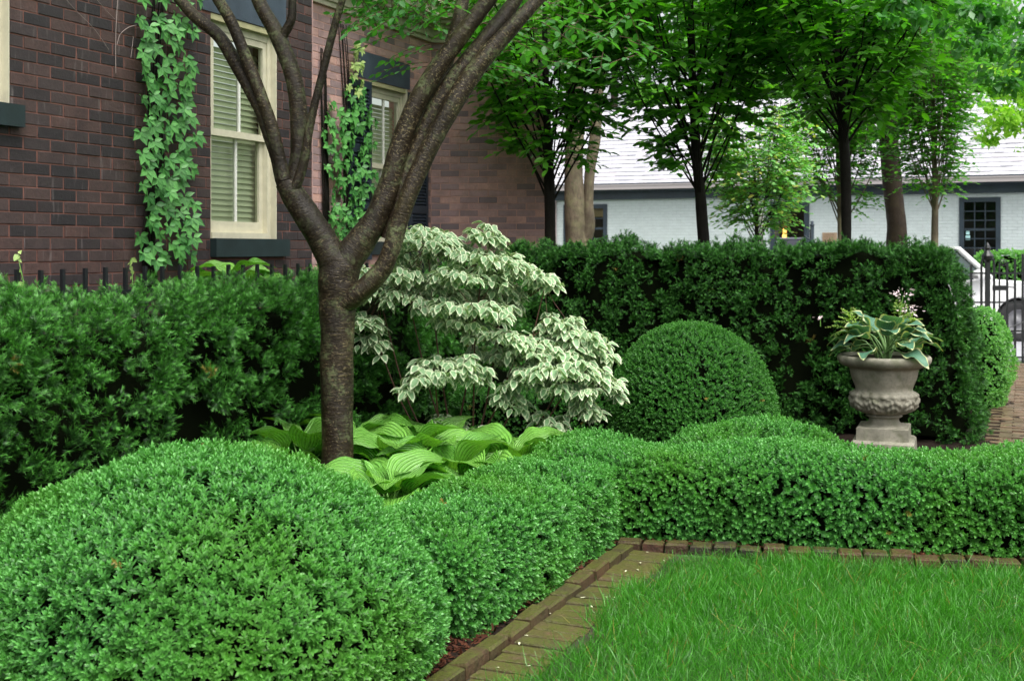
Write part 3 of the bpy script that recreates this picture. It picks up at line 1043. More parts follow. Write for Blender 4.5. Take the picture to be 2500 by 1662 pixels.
def sash_window(pl, o, parent, blinds=True, muntin=True, cols=1):
    """double hung window: frame, two sashes with rails and muntin, panes, slatted blind"""
    u0, u1, z0, z1 = o
    w = -.075
    fr = MB()
    f = .055
    pl.boxes(fr, u0, u0 + f, z0, z1, w - .05, w + .035); pl.boxes(fr, u1 - f, u1, z0, z1, w - .05, w + .035)
    pl.boxes(fr, u0 + f, u1 - f, z1 - .10, z1, w - .05, w + .03); pl.boxes(fr, u0 + f, u1 - f, z0, z0 + .045, w - .05, w + .045)
    pl.boxes(fr, u1 - .012, u1 - .002, z0, z1, w + .035, .012)
    win = fr.obj('window', M_cream, parent)
    mb = MB(); pl.boxes(mb, u0, u1, z1 - .045, z1 - .001, w + .031, w + .075); mb.obj('head_moulding', M_cream_dk, win)
    zm = z0 + (z1 - z0) * .475
    st = .045
    for (a, b, ww, br) in ((z0 + .046, zm + .02, w - .012, .085), (zm - .02, z1 - .101, w + .012 - .045, .04)):
        pass
    # lower sash stands outside here as in the photograph's heavier lower rail
    for (a, b, ww, rb, rt) in ((z0 + .046, zm + .018, w - .030, .085, .035), (zm - .018, z1 - .101, w + .002, .05, .05)):
        s_ = MB()
        pl.boxes(s_, u0 + f, u0 + f + st, a, b, ww - .02, ww + .02); pl.boxes(s_, u1 - f - st, u1 - f, a, b, ww - .02, ww + .02)
        pl.boxes(s_, u0 + f + st, u1 - f - st, a, a + rb, ww - .02, ww + .021); pl.boxes(s_, u0 + f + st, u1 - f - st, b - rt, b, ww - .02, ww + .021)
        s_.obj('sash', M_cream, win)
        mc = MB(); uc = (u0 + u1) / 2 + .02
        pl.boxes(mc, uc - .011, uc + .011, a + rb, b - rt, ww - .012, ww + .012); mc.obj('muntin', M_white, win)
        gl = MB(); gl.add([pl.p(u0 + f + st, a + rb, ww), pl.p(u1 - f - st, a + rb, ww), pl.p(u1 - f - st, b - rt, ww), pl.p(u0 + f + st, b - rt, ww)], [(0, 1, 2, 3)])
        gl.obj('pane', M_glass, win)
    # blind
    if blinds:
        sm = MB()
        wv = .026
        p0, p1 = pl.p(0, 0, 0), pl.p(u1 - u0 - .13, 0, 0)
        ln = (u1 - u0) - .02
        sm.add([(-ln / 2, -wv * .45, -.0255), (ln / 2, -wv * .45, -.0255), (ln / 2, wv * .05, .002), (-ln / 2, wv * .05, .002), (ln / 2, wv * .35, .0195), (-ln / 2, wv * .35, .0195)], [(0, 1, 2, 3), (3, 2, 4, 5)])
        me = sm.mesh('slat'); me.materials.append(M_blind)
        z = z0 + .15
        while z < z1 - .2:
            o_ = bpy.data.objects.new('slat', me)
            link(o_, win, pl.p((u0 + u1) / 2, z, w - .095), pl.az)
            z += .0445
        mb = MB()
        for uu in (u0 + .2, u1 - .2):
            pl.boxes(mb, uu, uu + .006, z0 + .15, z1 - .2, w - .101, w - .100)
        mb.obj('blind_tape', M_blind, win)
    rm = MB()
    pl.boxes(rm, u0 - .1, u1 + .1, z0 - .1, z1 + .1, w - .9, w - .88)
    rm.obj('room_backdrop', M_room, win)
    return win


win1 = sash_window(PA, w1, house)
win2 = sash_window(PB, w2, house)
win0 = sash_window(PA, w0, house, blinds=False)


def shutter(pl, u0, u1, z0, z1, parent):
    s_ = MB(); w = .045
    pl.boxes(s_, u0, u0 + .045, z0, z1, .012, w); pl.boxes(s_, u1 - .045, u1, z0, z1, .012, w)
    zz = [z0, z0 + .55, z0 + 1.12, z1]
    for i, z in enumerate(zz):
        a = z if i == 0 else (z - .045 if i < 3 else z - .08)
        pl.boxes(s_, u0 + .045, u1 - .045, a, a + .08, .012, w)
    sh = s_.obj('shutter', M_shutter, parent)
    lv = MB(); z = z0 + .1
    while z < z1 - .1:
        p = [pl.p(u, zz_, ww) for zz_, ww in ((z, .040), (z + .034, .016)) for u in (u0 + .045, u1 - .045)]
        lv.add(p + [q + Vector((0, 0, .006)) for q in p], [(0, 1, 3, 2), (4, 6, 7, 5), (0, 4, 5, 1), (2, 3, 7, 6)])
        z += .036
    lv.obj('louvre', M_shutter, sh, kind='stuff')
    return sh


shutter(PB, w2[0] - .43, w2[0] - .01, 1.50, ZL - .03, house)
shutter(PB, w2[1] + .01, w2[1] + .43, 1.50, ZL - .03, house)

# ================================================================== WHITE BUILDING
dW = (at(2500, 0, 27.0) - at(1332, 0, 31.6)); dW.z = 0; dW.normalize()
PW = Plane(Vector(((1332 - CX) / FP * 31.6, 31.6, 0)), dW, (dW.y, -dW.x, 0))
wb = thing('white_building', PW.p(0, 0), 'long low white painted brick building with pale shingled roof and dark eaves', 'building')
uL, uR = -3.0, PW.u(2500) + 4.5
ZG = 3.20
win_w1 = (PW.u(1378), PW.u(1481), 1.55, PW.z(1450, 501))
win_w2 = (PW.u(2344), PW.u(2441), 1.35, PW.z(2400, 484))
door_o = (PW.u(1881), PW.u(1976), .15, PW.z(1930, 492))
holesW = [win_w1, win_w2, door_o]
wwall = backing(PW, uL, uR, 0, ZG - .12, holesW, depth=.25).obj('wall', M_white_mortar, wb)
mb = MB(); lay_bricks(PW, brick_cells(uL, uR, .6, ZG - .12, holesW, seed=6, CH=.076, jt=.008), mb, random.Random(6), proud=0, ch=.005, D=.02)
mb.obj('brickwork', M_white_brick, wwall, kind='stuff')
mb = MB(); PW.boxes(mb, uL, uR, ZG - .30, ZG - .06, .0, .10); PW.boxes(mb, uL, uR, ZG - .10, ZG - .02, .10, .32); mb.obj('eave', M_blue, wb)
mb = MB()
for a_, b_ in ((uL, uR),):
    PW.boxes(mb, a_, b_, ZG - .06, ZG + .055, .325, .44); PW.boxes(mb, a_, b_, ZG + .035, ZG + .065, .44, .455)
mb.obj('gutter', M_gutter, wb)
mb = MB(); PW.boxes(mb, uL, uR, ZG + .066, ZG + .10, .30, .42); mb.obj('drip_edge', M_blue, wb)
# downpipe at the near corner
mb = MB(); uD = PW.u(1352); PW.boxes(mb, uD, uD + .09, 0, ZG - .1, .02, .10); mb.obj('downpipe', flat('pink_pipe', (.45, .36, .36), .5), wb)
# roof: a steep slope that ends in a hip at the right
hR = 2.35; runR = 2.2
mb = MB(); uH = PW.u(2330)
mb.add([PW.p(uL, ZG + .06, .38), PW.p(uR, ZG + .06, .38), PW.p(uH, ZG + hR, -runR), PW.p(uL, ZG + hR, -runR)], [(0, 1, 2, 3)])
mb.add([PW.p(uL, ZG + hR, -runR), PW.p(uH, ZG + hR, -runR), PW.p(uH + 1, ZG, -runR * 2.3), PW.p(uL, ZG, -runR * 2.3)], [(0, 1, 2, 3)])
roof = mb.obj('roof', M_slate, wb)
mb = MB(); r = random.Random(4)
rows = 20; sl = math.hypot(hR - .06, runR + .38)
for i in range(rows):
    t0 = i / rows; t1 = (i + 1.25) / rows
    z0 = ZG + .06 + (hR - .06) * t0; ww0 = .38 - (runR + .38) * t0
    z1 = ZG + .06 + (hR - .06) * t1; ww1 = .38 - (runR + .38) * t1
    ue = uR + (uH - uR) * t0
    u = uL + (.12 if i % 2 else 0)
    while u < ue - .2:
        lnn = r.uniform(.20, .30); a_, b_ = u, u + lnn - .01; j = r.uniform(.012, .026)
        mb.add([PW.p(a_, z0 + j, ww0 + j), PW.p(b_, z0 + j, ww0 + j), PW.p(b_, z1 + .004, ww1), PW.p(a_, z1 + .004, ww1), PW.p(a_, z0, ww0), PW.p(b_, z0, ww0)],
               [(0, 1, 2, 3), (4, 5, 1, 0)])
        u += lnn
mb.obj('shingles', M_slate, roof, kind='stuff')


def small_window(pl, o, parent, cols, rows, warm_top=False):
    u0, u1, z0, z1 = o; w = -.05
    fr = MB(); f = .085
    pl.boxes(fr, u0 - .02, u0 + f, z0, z1 + .02, w, .03); pl.boxes(fr, u1 - f, u1 + .02, z0, z1 + .02, w, .03)
    pl.boxes(fr, u0 + f, u1 - f, z1 - f, z1 + .02, w, .03); pl.boxes(fr, u0 + f, u1 - f, z0, z0 + f, w, .03)
    win = fr.obj('window', M_blue, parent)
    mm = MB(); a, b, c, d = u0 + f, u1 - f, z0 + f, z1 - f
    for i in range(1, cols):
        x = a + (b - a) * i / cols; pl.boxes(mm, x - .013, x + .013, c, d, w - .02, w + .012)
    for j in range(1, rows):
        z = c + (d - c) * j / rows; k = .028 if j == rows // 2 else .012
        pl.boxes(mm, a, b, z - k, z + k, w - .018, w + .02)
    mm.obj('glazing_bar', M_blue, win)
    for i in range(cols):
        for j in range(rows):
            x0 = a + (b - a) * i / cols; x1 = a + (b - a) * (i + 1) / cols; y0 = c + (d - c) * j / rows; y1 = c + (d - c) * (j + 1) / rows
            gp = MB(); gp.add([pl.p(x0, y0, w - .004), pl.p(x1, y0, w - .004), pl.p(x1, y1, w - .004), pl.p(x0, y1, w - .004)], [(0, 1, 2, 3)]); gp.obj('pane', M_glass, win)
    rb = MB(); pl.boxes(rb, u0, u1, z0, z1, -.9, -.88); rb.obj('room_backdrop', M_room_warm if warm_top else M_room, win)
    if warm_top:
        rb = MB(); pl.boxes(rb, u0 + f, u1 - f, z1 - .30, z1 - .09, -.14, -.12); rb.obj('roller_blind', flat('tan_blind', (.30, .20, .10), .6), win)
    return win


small_window(PW, win_w1, wb, 2, 4, True)
sw2 = small_window(PW, win_w2, wb, 3, 6)
mb = MB(); uu = PW.u(2357); PW.boxes(mb, uu, uu + .10, PW.z(2357, 586), PW.z(2357, 575), -.050, -.048)
PW.boxes(mb, uu + .01, uu + .09, PW.z(2357, 573), PW.z(2357, 562), -.050, -.048); mb.obj('window_sticker', flat('pale_sticker', (.45, .75, .75), .5), sw2)
# door
u0, u1, z0, z1 = door_o
mb = MB(); PW.boxes(mb, u0, u0 + .12, z0, z1, -.1, .035); PW.boxes(mb, u1 - .12, u1, z0, z1, -.1, .035); PW.boxes(mb, u0 + .12, u1 - .12, z1 - .16, z1, -.1, .035)
door = mb.obj('door', M_blue, wb)
mb = MB(); zk = PW.z(1930, 583); PW.boxes(mb, u0 + .16, u1 - .16, z0, zk, -.1, -.07); mb.obj('kick_panel', M_grey_metal, door)
mb = MB(); PW.boxes(mb, u0 + .14, u1 - .13, zk, zk + .03, -.1, -.05); PW.boxes(mb, u0 + .13, u0 + .16, z0, zk, -.1, -.05); PW.boxes(mb, u1 - .16, u1 - .13, z0, zk, -.1, -.05)
mb.obj('panel_trim', flat('pale_grey_trim', (.35, .35, .42), .4), door)
mb = MB(); mb.add([PW.p(u0 + .12, zk, -.08), PW.p(u1 - .12, zk, -.08), PW.p(u1 - .12, z1 - .16, -.08), PW.p(u0 + .12, z1 - .16, -.08)], [(0, 1, 2, 3)]); mb.obj('pane', M_glass, door)
mb = MB(); PW.boxes(mb, u0, u1, z0, z1, -1.2, -1.18); mb.obj('room_backdrop', M_room_warm, door)
mb = MB(); ul = PW.u(1911); PW.boxes(mb, ul - .05, ul + .05, PW.z(1911, 580), z1 - .2, -.30, -.28); mb.obj('reflection_strip', flat('amber_reflection', (.40, .17, .03), .6), door)  # amber lamp reflection in the door glass, painted as a coloured strip
lampz = PW.z(1911, 571)
lamp = thing('hall_lamp', PW.p(ul, lampz - .1, -.22), 'small glowing amber lamp seen through the glass of the dark door', 'lamp')
mb = MB(); mb.lathe([(.02, -.14), (.05, -.10), (.055, -.02), (.03, .0), (.05, .03), (.055, .09), (.02, .13)], 10, PW.p(ul, lampz, -.22)); mb.obj('lamp_glass', M_lamp, lamp, True)
mb = MB(); mb.bar(PW.p(ul, lampz + .13, -.22), PW.p(ul, z1 - .2, -.22), .008, 5); mb.obj('chain', M_iron, lamp)
# step below the door
mb = MB(); PW.boxes(mb, u0 - .3, u1 + .9, 0, .148, .04, 1.3); tag(mb.obj('door_step', flat('grey_step', (.3, .3, .3), .7)), 'grey stone step before the dark door of the white building', 'step')
# plaque
pq = thing('plaque', PW.p(PW.u(2026), 1.8, .0), 'tan metal plaque on the white brick wall beside the railing', 'plaque')
mb = MB(); ua, ub_ = PW.u(2008), PW.u(2044); za, zb = PW.z(2026, 592), PW.z(2026, 568); PW.boxes(mb, ua, ub_, za, zb, .006, .03); mb.obj('plate', M_brass, pq)
mb = MB()
for i in range(6):
    zz = za + (zb - za) * (.18 + i * .13); PW.boxes(mb, ua + .04, ub_ - .04 - (i % 3) * .02, zz, zz + .008, .031, .033)
mb.obj('engraved_line', flat('dark_bronze', (.16, .10, .06), .5), pq)
# railing
rl = thing('stair_railing', PW.p(PW.u(1999), 0, 1.0), 'dark iron railing post with scrolled bars right of the door', 'railing')
mb = MB(); pz = PW.p(PW.u(1999), 0, 1.0); yy = pz.y
def zz_(py): return EH + (HY - py) / FP * yy
mb.box(pz.x - .035, pz.x + .035, yy - .035, yy + .035, 0, zz_(550)); mb.obj('post', M_blue, rl)
mb = MB(); mb.lathe([(.05, 0), (.06, .03), (.03, .06), (.045, .09), (.01, .13)], 10, (pz.x, yy, zz_(552))); mb.obj('finial', M_blue, rl, True)
mb = MB(); mb.box(pz.x - .20, pz.x + .06, yy - .02, yy + .02, zz_(590), zz_(586)); mb.obj('top_rail', M_blue, rl)
for k in range(4):
    mb = MB(); x = pz.x - .04 - k * .05; mb.bar((x, yy, .1), (x - .01, yy, zz_(588 if k else 560)), .010, 5); mb.obj('baluster', M_blue, rl)
mb = MB(); mb.bar((pz.x - .18, yy, zz_(575)), (pz.x - .02, yy, zz_(587)), .014, 5); mb.bar((pz.x - .08, yy, zz_(555)), (pz.x - .14, yy, zz_(580)), .010, 5); mb.obj('scroll', M_blue, rl)
# grey post behind the pale green tree
mb = MB(); q = at(1857, 610, 24.0); mb.lathe([(.065, 0), (.06, 2.6), (.05, 2.62)], 12, (q.x, q.y, 0)); 
pt = mb.obj('lamp_post', flat('grey_post_paint', (.28, .28, .25), .6), None, True)
tag(pt, 'plain pale grey post standing behind the pale green tree', 'post')
# black wire pole with lamp above (dark shape behind the pale tree)
# low clipped hedge before the white building


# ------------------------------------------------------------------ hedge builders
def rbox_points(n, hx, hy, hz, rad, r, bottom=False):
    """points and normals on a rounded box (half sizes hx, hy; height hz from z=0)"""
    areas = np.array([2 * hy * hz, 2 * hy * hz, 2 * hx * hz, 2 * hx * hz, 4 * hx * hy])
    k = r.choice(5, n, p=areas / areas.sum())
    a = r.uniform(-1, 1, n); b = r.uniform(-1, 1, n); h = r.uniform(0, 1, n)
    P = np.zeros((n, 3))
    P[:, 0] = np.where(k == 0, hx, np.where(k == 1, -hx, a * hx))
    P[:, 1] = np.where(k == 2, hy, np.where(k == 3, -hy, np.where(k == 4, b * hy, b * hy)))
    P[:, 2] = np.where(k == 4, hz, h * hz)
    inner = P.copy()
    inner[:, 0] = np.clip(P[:, 0], -hx + rad, hx - rad); inner[:, 1] = np.clip(P[:, 1], -hy + rad, hy - rad); inner[:, 2] = np.minimum(P[:, 2], hz - rad)
    N = norm(P - inner)
    return inner + N * rad, N


def rbox_core(hx, hy, hz, rad, shrink, M, seed=0, amp=.02, nscale=3.0):
    nx, ny, nz = max(4, int(hx * 2 / .08)), max(4, int(hy * 2 / .08)), max(4, int(hz / .08))
    V, F = [], []
    def grid(fn, a, b):
        n0 = len(V)
        for i in range(a + 1):
            for j in range(b + 1): V.append(fn(i / a, j / b))
        for i in range(a):
            for j in range(b):
                q = n0 + i * (b + 1) + j; F.append((q, q + 1, q + b + 2, q + b + 1))
    grid(lambda s, t: (hx, -hy + 2 * hy * s, hz * t), ny, nz); grid(lambda s, t: (-hx, -hy + 2 * hy * s, hz * t), ny, nz)
    grid(lambda s, t: (-hx + 2 * hx * s, hy, hz * t), nx, nz); grid(lambda s, t: (-hx + 2 * hx * s, -hy, hz * t), nx, nz)
    grid(lambda s, t: (-hx + 2 * hx * s, -hy + 2 * hy * t, hz), nx, ny)
    P = np.array(V)
    inner = P.copy()
    inner[:, 0] = np.clip(P[:, 0], -hx + rad, hx - rad); inner[:, 1] = np.clip(P[:, 1], -hy + rad, hy - rad); inner[:, 2] = np.minimum(P[:, 2], hz - rad)
    N = norm(P - inner)
    Q = inner + N * (rad - shrink) + N * (amp * wav(inner + N * rad, nscale, seed))[:, None]
    Q = Q @ np.array(M.to_3x3()).T + np.array(M.translation)
    return Q, np.array(F, int)


SPRIGS4 = [sprig(hex_leaf(.027, .0125), 5, .0085, s, open0=62, open1=24) for s in range(5)]          # foreground box sprigs
SPRIGS2 = [sprig(dia_leaf(.026, .0145), 5, .009, 20 + s, open0=60, open1=24) for s in range(5)]
SPRIGS1 = [sprig(dia_leaf(.024, .016), 3, .010, 40 + s) for s in range(4)]
TUFTS = [yew_tuft(s) for s in range(6)]
TUFTS_S = [yew_tuft(50 + s, shoots=5, needles=5, nw=.0065, nl=.024) for s in range(6)]


def clothe(P, N, tmpls, r, up=.35, rndj=.35, s0=.8, s1=1.25, depth=.05, rnd_scale=1.0):
    """sprigs standing off a surface"""
    pxl = CX + P[:, 0] / np.maximum(P[:, 1], .1) * FP; pyl = HY + (EH - P[:, 2]) / np.maximum(P[:, 1], .1) * FP
    seen = (pxl > -450) & (pxl < 2950) & (pyl < 2050)          # nothing grows far outside what any near viewpoint sees
    P, N = P[seen], N[seen]
    n = len(P)
    D = norm(N + np.array([0, 0, up]) + r.normal(0, rndj, (n, 3)))
    Z = r.standard_normal((n, 3))
    sc = r.uniform(s0, s1, n)
    Q = P - N * (r.random(n) ** 1.6 * depth)[:, None]
    base = np.clip(.5 + .28 * wav(P, rnd_scale, 77) + r.normal(0, .2, n), 0, .96)
    base[r.random(n) < .0007] = 1.0
    k = r.integers(0, len(tmpls), n)
    sets = []
    for i, t in enumerate(tmpls):
        m = k == i
        if m.any(): sets.append(spawn(t, frames(D[m], Z[m]), sc[m], Q[m], base[m]))
    return merge(sets)


def hedge(name, label, cat, p0, p1, width, height, rad, material, tmpls, dens, seed, amp=.03, nscale=1.6, depth=.06, up=.35, gap=0.0, group=None,
          taper=0.0, s0=.8, s1=1.25, shrink=.07, rndj=.35, hump=0.0, cull=True, hfun=None, pads=0, padr=.035, padout=.06, core_h=0.0, endt=0.0):
    r = np.random.default_rng(seed)
    p0, p1 = Vector(p0), Vector(p1)
    c = (p0 + p1) / 2; d = (p1 - p0); ln = d.length; d.normalize()
    M = Matrix.Translation(c) @ Matrix.Rotation(math.atan2(d.y, d.x), 4, 'Z')
    hx, hy = ln / 2, width / 2
    area = 4 * hx * height + 4 * hy * height + 4 * hx * hy
    if pads:
        npd = int(area * dens / pads)
        Pp, Np = rbox_points(npd, hx, hy, height, rad, r)
        low_ = np.clip(1.0 - Pp[:, 2] / height, 0, 1)
        gn_ = wav(Pp, 1.7, seed + 9, 2)
        kp = r.random(npd) > np.clip(gap * low_ * 1.6 + np.clip(-gn_, 0, 1) * gap * 1.2, 0, .93)
        Pp, Np = Pp[kp], Np[kp]
        out_ = r.uniform(-.6, 1.0, len(Pp)) * padout
        P = np.repeat(Pp + Np * out_[:, None], pads, 0); N = np.repeat(Np, pads, 0)
        j_ = r.normal(0, 1, P.shape) * padr; j_ -= N * (j_ * N).sum(1)[:, None] * .6
        P = P + j_; N = norm(N + j_ * 5)
    else:
        P, N = rbox_points(int(area * dens), hx, hy, height, rad, r)
    t = thing(name, (c.x, c.y, 0), label, cat, group)
    R3 = np.array(M.to_3x3())
    def shape(P, N):
        f = 1 - taper * P[:, 2] / height
        P = P.copy(); P[:, 1] *= f; P[:, 0] = P[:, 0] - np.sign(P[:, 0]) * np.clip(np.abs(P[:, 0]) - hx + .3, 0, 1) * (1 - f) * .5
        if hfun is not None: P[:, 2] *= hfun(P[:, 0] / hx)
        if endt: P[:, 0] -= endt * np.clip(P[:, 2] / height, 0, 1) ** 1.3 * np.clip((P[:, 0] / hx + .2) / 1.2, 0, 1)
        return P
    bumpn = wav(P, nscale, seed)
    Pd = shape(P, N) + N * (bumpn * amp)[:, None]
    keep = np.ones(len(P), bool)
    if gap and not pads:
        gn = wav(P, 2.6, seed + 5, 3)
        low = np.clip(1.25 - P[:, 2] / height, 0, 1)
        hole = gn < (-.15 + gap * low - .30)
        keep &= ~(hole & (r.random(len(P)) < .88))
        Pd -= N * (np.clip(-gn + gap * low - .2, 0, 1) * .10)[:, None]
    Pw = Pd @ R3.T + np.array(M.translation); Nw = N @ R3.T
    if cull:
        vd = norm(np.array([0, 0, EH]) - Pw)
        keep &= (Nw * vd).sum(1) > -.25
    V, F, A = clothe(Pw[keep], Nw[keep], tmpls, r, up, rndj, s0, s1, depth)
    o = obj('foliage', np_mesh(name + '_foliage', V, F, A), material, t, kind='stuff')
    Q, Fc = rbox_core(hx, hy, height, rad, shrink, Matrix.Identity(4), seed, amp, nscale)
    Q = shape(Q, None) @ R3.T + np.array(M.translation)
    Q[:, 2] = np.maximum(Q[:, 2] + core_h, 0)
    obj('inner_branches', np_mesh(name + '_core', Q, Fc, smooth=True), M_core, t)  # closed dark shell, its colour stands in for shade deep in the hedge
    return t


def dome(name, label, cat, c, rx, ry, h, material, tmpls, dens, seed, amp=.025, nscale=1.8, depth=.06, up=.25, group=None, pw=2.3, shrink=.07, s0=.8, s1=1.25, cull=True, rndj=.35, zmid=.35):
    """clipped dome: widest at zmid*h above the ground"""
    r = np.random.default_rng(seed)
    n = int(2 * PI * max(rx, ry) * h * 1.35 * dens)
    def surf(th, ph):
        # ph: -1 (ground) .. 1 (top)
        up_ = np.maximum(ph, 0); dn = np.minimum(ph, 0)
        cz = np.where(ph > 0, np.sin(up_ * PI / 2), 0)
        cr = np.where(ph > 0, np.cos(up_ * PI / 2), 1 - .16 * dn ** 2)
        e = 2 / pw
        cr = np.abs(cr) ** e; cz = np.abs(cz) ** e
        z = np.where(ph > 0, zmid * h + cz * (1 - zmid) * h, zmid * h * (1 + dn))
        return np.stack([np.cos(th) * cr * rx, np.sin(th) * cr * ry, z], -1)
    th = r.uniform(0, 2 * PI, n * 3); ph = r.uniform(-1, 1, n * 3)
    e = 1e-3
    P = surf(th, ph); A1 = (surf(th + e, ph) - P) / e; A2 = (surf(th, np.clip(ph + e, -1, 1)) - P) / e
    cr_ = np.cross(A1, A2); w = np.linalg.norm(cr_, axis=1)
    N = norm(cr_ + np.array([0, 0, 1e-6]))
    sel = r.random(len(P)) < w / np.percentile(w, 97) * 1.0
    P, N = P[sel], N[sel]
    if len(P) > n: P, N = P[:n], N[:n]
    Pw = P + N * (wav(P, nscale, seed) * amp)[:, None] + np.array(c)
    if cull:
        vd = norm(np.array([0, 0, EH]) - Pw); k_ = (N * vd).sum(1) > -.3
        Pw, N = Pw[k_], N[k_]
    t = thing(name, c, label, cat, group)
    V, F, A = clothe(Pw, N, tmpls, r, up, rndj, s0, s1, depth)
    obj('foliage', np_mesh(name + '_foliage', V, F, A), material, t, kind='stuff')
    # core
    a, b = 40, 20
    T, Q_ = np.meshgrid(np.arange(a) / a * 2 * PI, np.linspace(-1, .995, b))
    Pc = surf(T.ravel(), Q_.ravel()) * np.array([1 - shrink / rx, 1 - shrink / ry, 1 - shrink / h]) + np.array(c)
    Fc = [(j * a + i, j * a + (i + 1) % a, (j + 1) * a + (i + 1) % a, (j + 1) * a + i) for j in range(b - 1) for i in range(a)]
    top = len(Pc); Pc = np.concatenate([Pc, [[c[0], c[1], c[2] + h - shrink]]])
    Fc += [((b - 1) * a + i, (b - 1) * a + (i + 1) % a, top, top) for i in range(a)]
    me = bpy.data.meshes.new('core'); me.from_pydata([tuple(p) for p in Pc], [], [tuple(dict.fromkeys(f)) for f in Fc])
    for p in me.polygons: p.use_smooth = True
    obj('inner_branches', me, M_core, t)  # solid shell coloured as the shaded depth behind the sprigs
    return t


# ================================================================== CLIPPED SHRUBS AND HEDGES
dome('boxwood_mound', 'big pale green clipped boxwood mound in the left foreground', 'shrub', (-1.15, 4.42, 0), .87, .86, .835, M_box, SPRIGS4, 2250, 31,
     amp=.03, depth=.04, up=.35, pw=1.85, zmid=.22, shrink=.045, s0=.85, s1=1.2, rndj=.28)
# low hedge along the left edging
n_l = -DR
hl0 = C0 + n_l * .47 - DS * 1.75; hl1 = C0 + n_l * .47 + DS * .72
hedge('boxwood_hedge', 'low boxwood hedge along the mossy edging left of the paver path', 'hedge', hl0, hl1, .64, .43, .17, M_box, SPRIGS2, 2600, 41, amp=.055, nscale=1.1, depth=.05, up=.12, shrink=.06, rndj=.30)
hr0 = C0 + nE * .55 - dE * .55; hr1 = C0 + nE * .55 + dE * 4.7
hedge('boxwood_hedge', 'long low boxwood hedge behind the red edging bricks at the right', 'hedge', hr0, hr1, .78, .46, .17, M_box, SPRIGS2, 2500, 42, amp=.045, nscale=1.0, depth=.05, up=.10, shrink=.06, rndj=.30)
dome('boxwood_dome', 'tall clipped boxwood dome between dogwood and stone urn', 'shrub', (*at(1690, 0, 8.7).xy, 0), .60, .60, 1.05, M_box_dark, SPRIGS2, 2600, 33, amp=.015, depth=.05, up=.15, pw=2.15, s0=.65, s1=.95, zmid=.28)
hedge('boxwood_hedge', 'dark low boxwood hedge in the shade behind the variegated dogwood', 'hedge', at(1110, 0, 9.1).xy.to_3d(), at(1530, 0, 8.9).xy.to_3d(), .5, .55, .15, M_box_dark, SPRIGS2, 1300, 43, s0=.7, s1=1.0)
dome('boxwood_bush', 'fresh light green boxwood bush beside the brick walk beyond the yew hedge', 'shrub', (*at(2378, 0, 12.3).xy, 0), .36, .45, 1.0, M_box_light, SPRIGS1, 1500, 34, amp=.05, pw=2.4, zmid=.5)
hedge('clipped_hedge', 'pale green clipped hedge below the right window of the white building', 'hedge', at(2385, 0, 25.2).xy.to_3d(), at(2600, 0, 24.6).xy.to_3d(), .8, 1.52, .15, M_box_light, SPRIGS1, 260, 44, s0=2.2, s1=3.2)
dome('boxwood_bush', 'boxwood bush bulging up behind the long low hedge between dome and urn', 'shrub', (*at(1850, 0, 7.62).xy, 0), .60, .46, .455, M_box, SPRIGS2, 1700, 38, amp=.05, nscale=1.5, pw=2.9, zmid=.35)

# yew hedges
off = lambda Z, o: Vector((-1.847 + TAN * (Z - 6.3), Z, 0)) - DR * o
hedge('yew_hedge', 'dark green yew hedge in front of the iron pickets and brick house at the left', 'hedge', off(4.8, .38), off(11.0, .38), .78, 1.33, .16, M_yew, TUFTS, 540, 51,
      amp=.075, nscale=1.1, depth=.05, up=.35, gap=.15, s0=.8, s1=1.35, shrink=.15, rndj=.35, hfun=lambda s: 1.0 + .06 * s, pads=8, padr=.042, padout=.10)
hb1 = Vector((3.87, 9.67, 0)); hb0 = hb1 - DR * 4.3
nb = DS * .42
hedge('yew_hedge', 'tall dark clipped yew hedge behind dome and urn across the garden', 'hedge', hb0 + nb, hb1 + nb - DR * .05, .84, 1.60, .12, M_yew_back, TUFTS_S, 720, 52,
      amp=.075, nscale=1.1, depth=.04, up=.25, gap=.14, s0=.7, s1=1.1, shrink=.11, taper=.12, pads=6, padr=.035, padout=.06, core_h=.05, endt=.24)

# ================================================================== FENCE BY THE HOUSE
ZF = Vector((-2.5, 6.3, 0))
fen = thing('iron_fence', ZF, 'black iron picket fence between yew hedge and brick house', 'fence')
mb = MB(); mb.bar(ZF - DS * 2.6 + Vector((0, 0, 1.36)), ZF + DS * 5.2 + Vector((0, 0, 1.36)), .014, 4); mb.obj('rail', M_iron, fen)
mb = MB(); mb.bar(ZF - DS * 2.6 + Vector((0, 0, .3)), ZF + DS * 5.2 + Vector((0, 0, .3)), .014, 4); mb.obj('rail', M_iron, fen)
mb = MB(); mb.box(-.010, .010, -.010, .010, .05, 1.50); pm = mb.mesh('picket'); pm.materials.append(M_iron)
for k in range(-16, 32):
    o = bpy.data.objects.new('picket', pm)
    link(o, fen, ZF + DS * (k * .162 + random.uniform(-.006, .006)) + Vector((0, 0, random.uniform(-.008, .008))), AZ_S)

# ================================================================== TREES
def bent(a, b, sag, k=5, side=None):
    a, b = np.array(a), np.array(b)
    m = (a + b) / 2 + np.array(sag)
    return smooth_path([a, m, b], k)


def px_path(pts, Y0, dY=None, k=5):
    """pts: (px, py, width_px[, depth offset]); returns centre points and radii"""
    A = []
    for p in pts:
        Y = Y0 + (p[3] if len(p) > 3 else 0)
        q = at(p[0], p[1], Y)
        A.append((q.x, q.y, q.z, p[2] / 2 / FP * Y))
    S_ = smooth_path(A, k)
    return S_[:, :3], S_[:, 3]


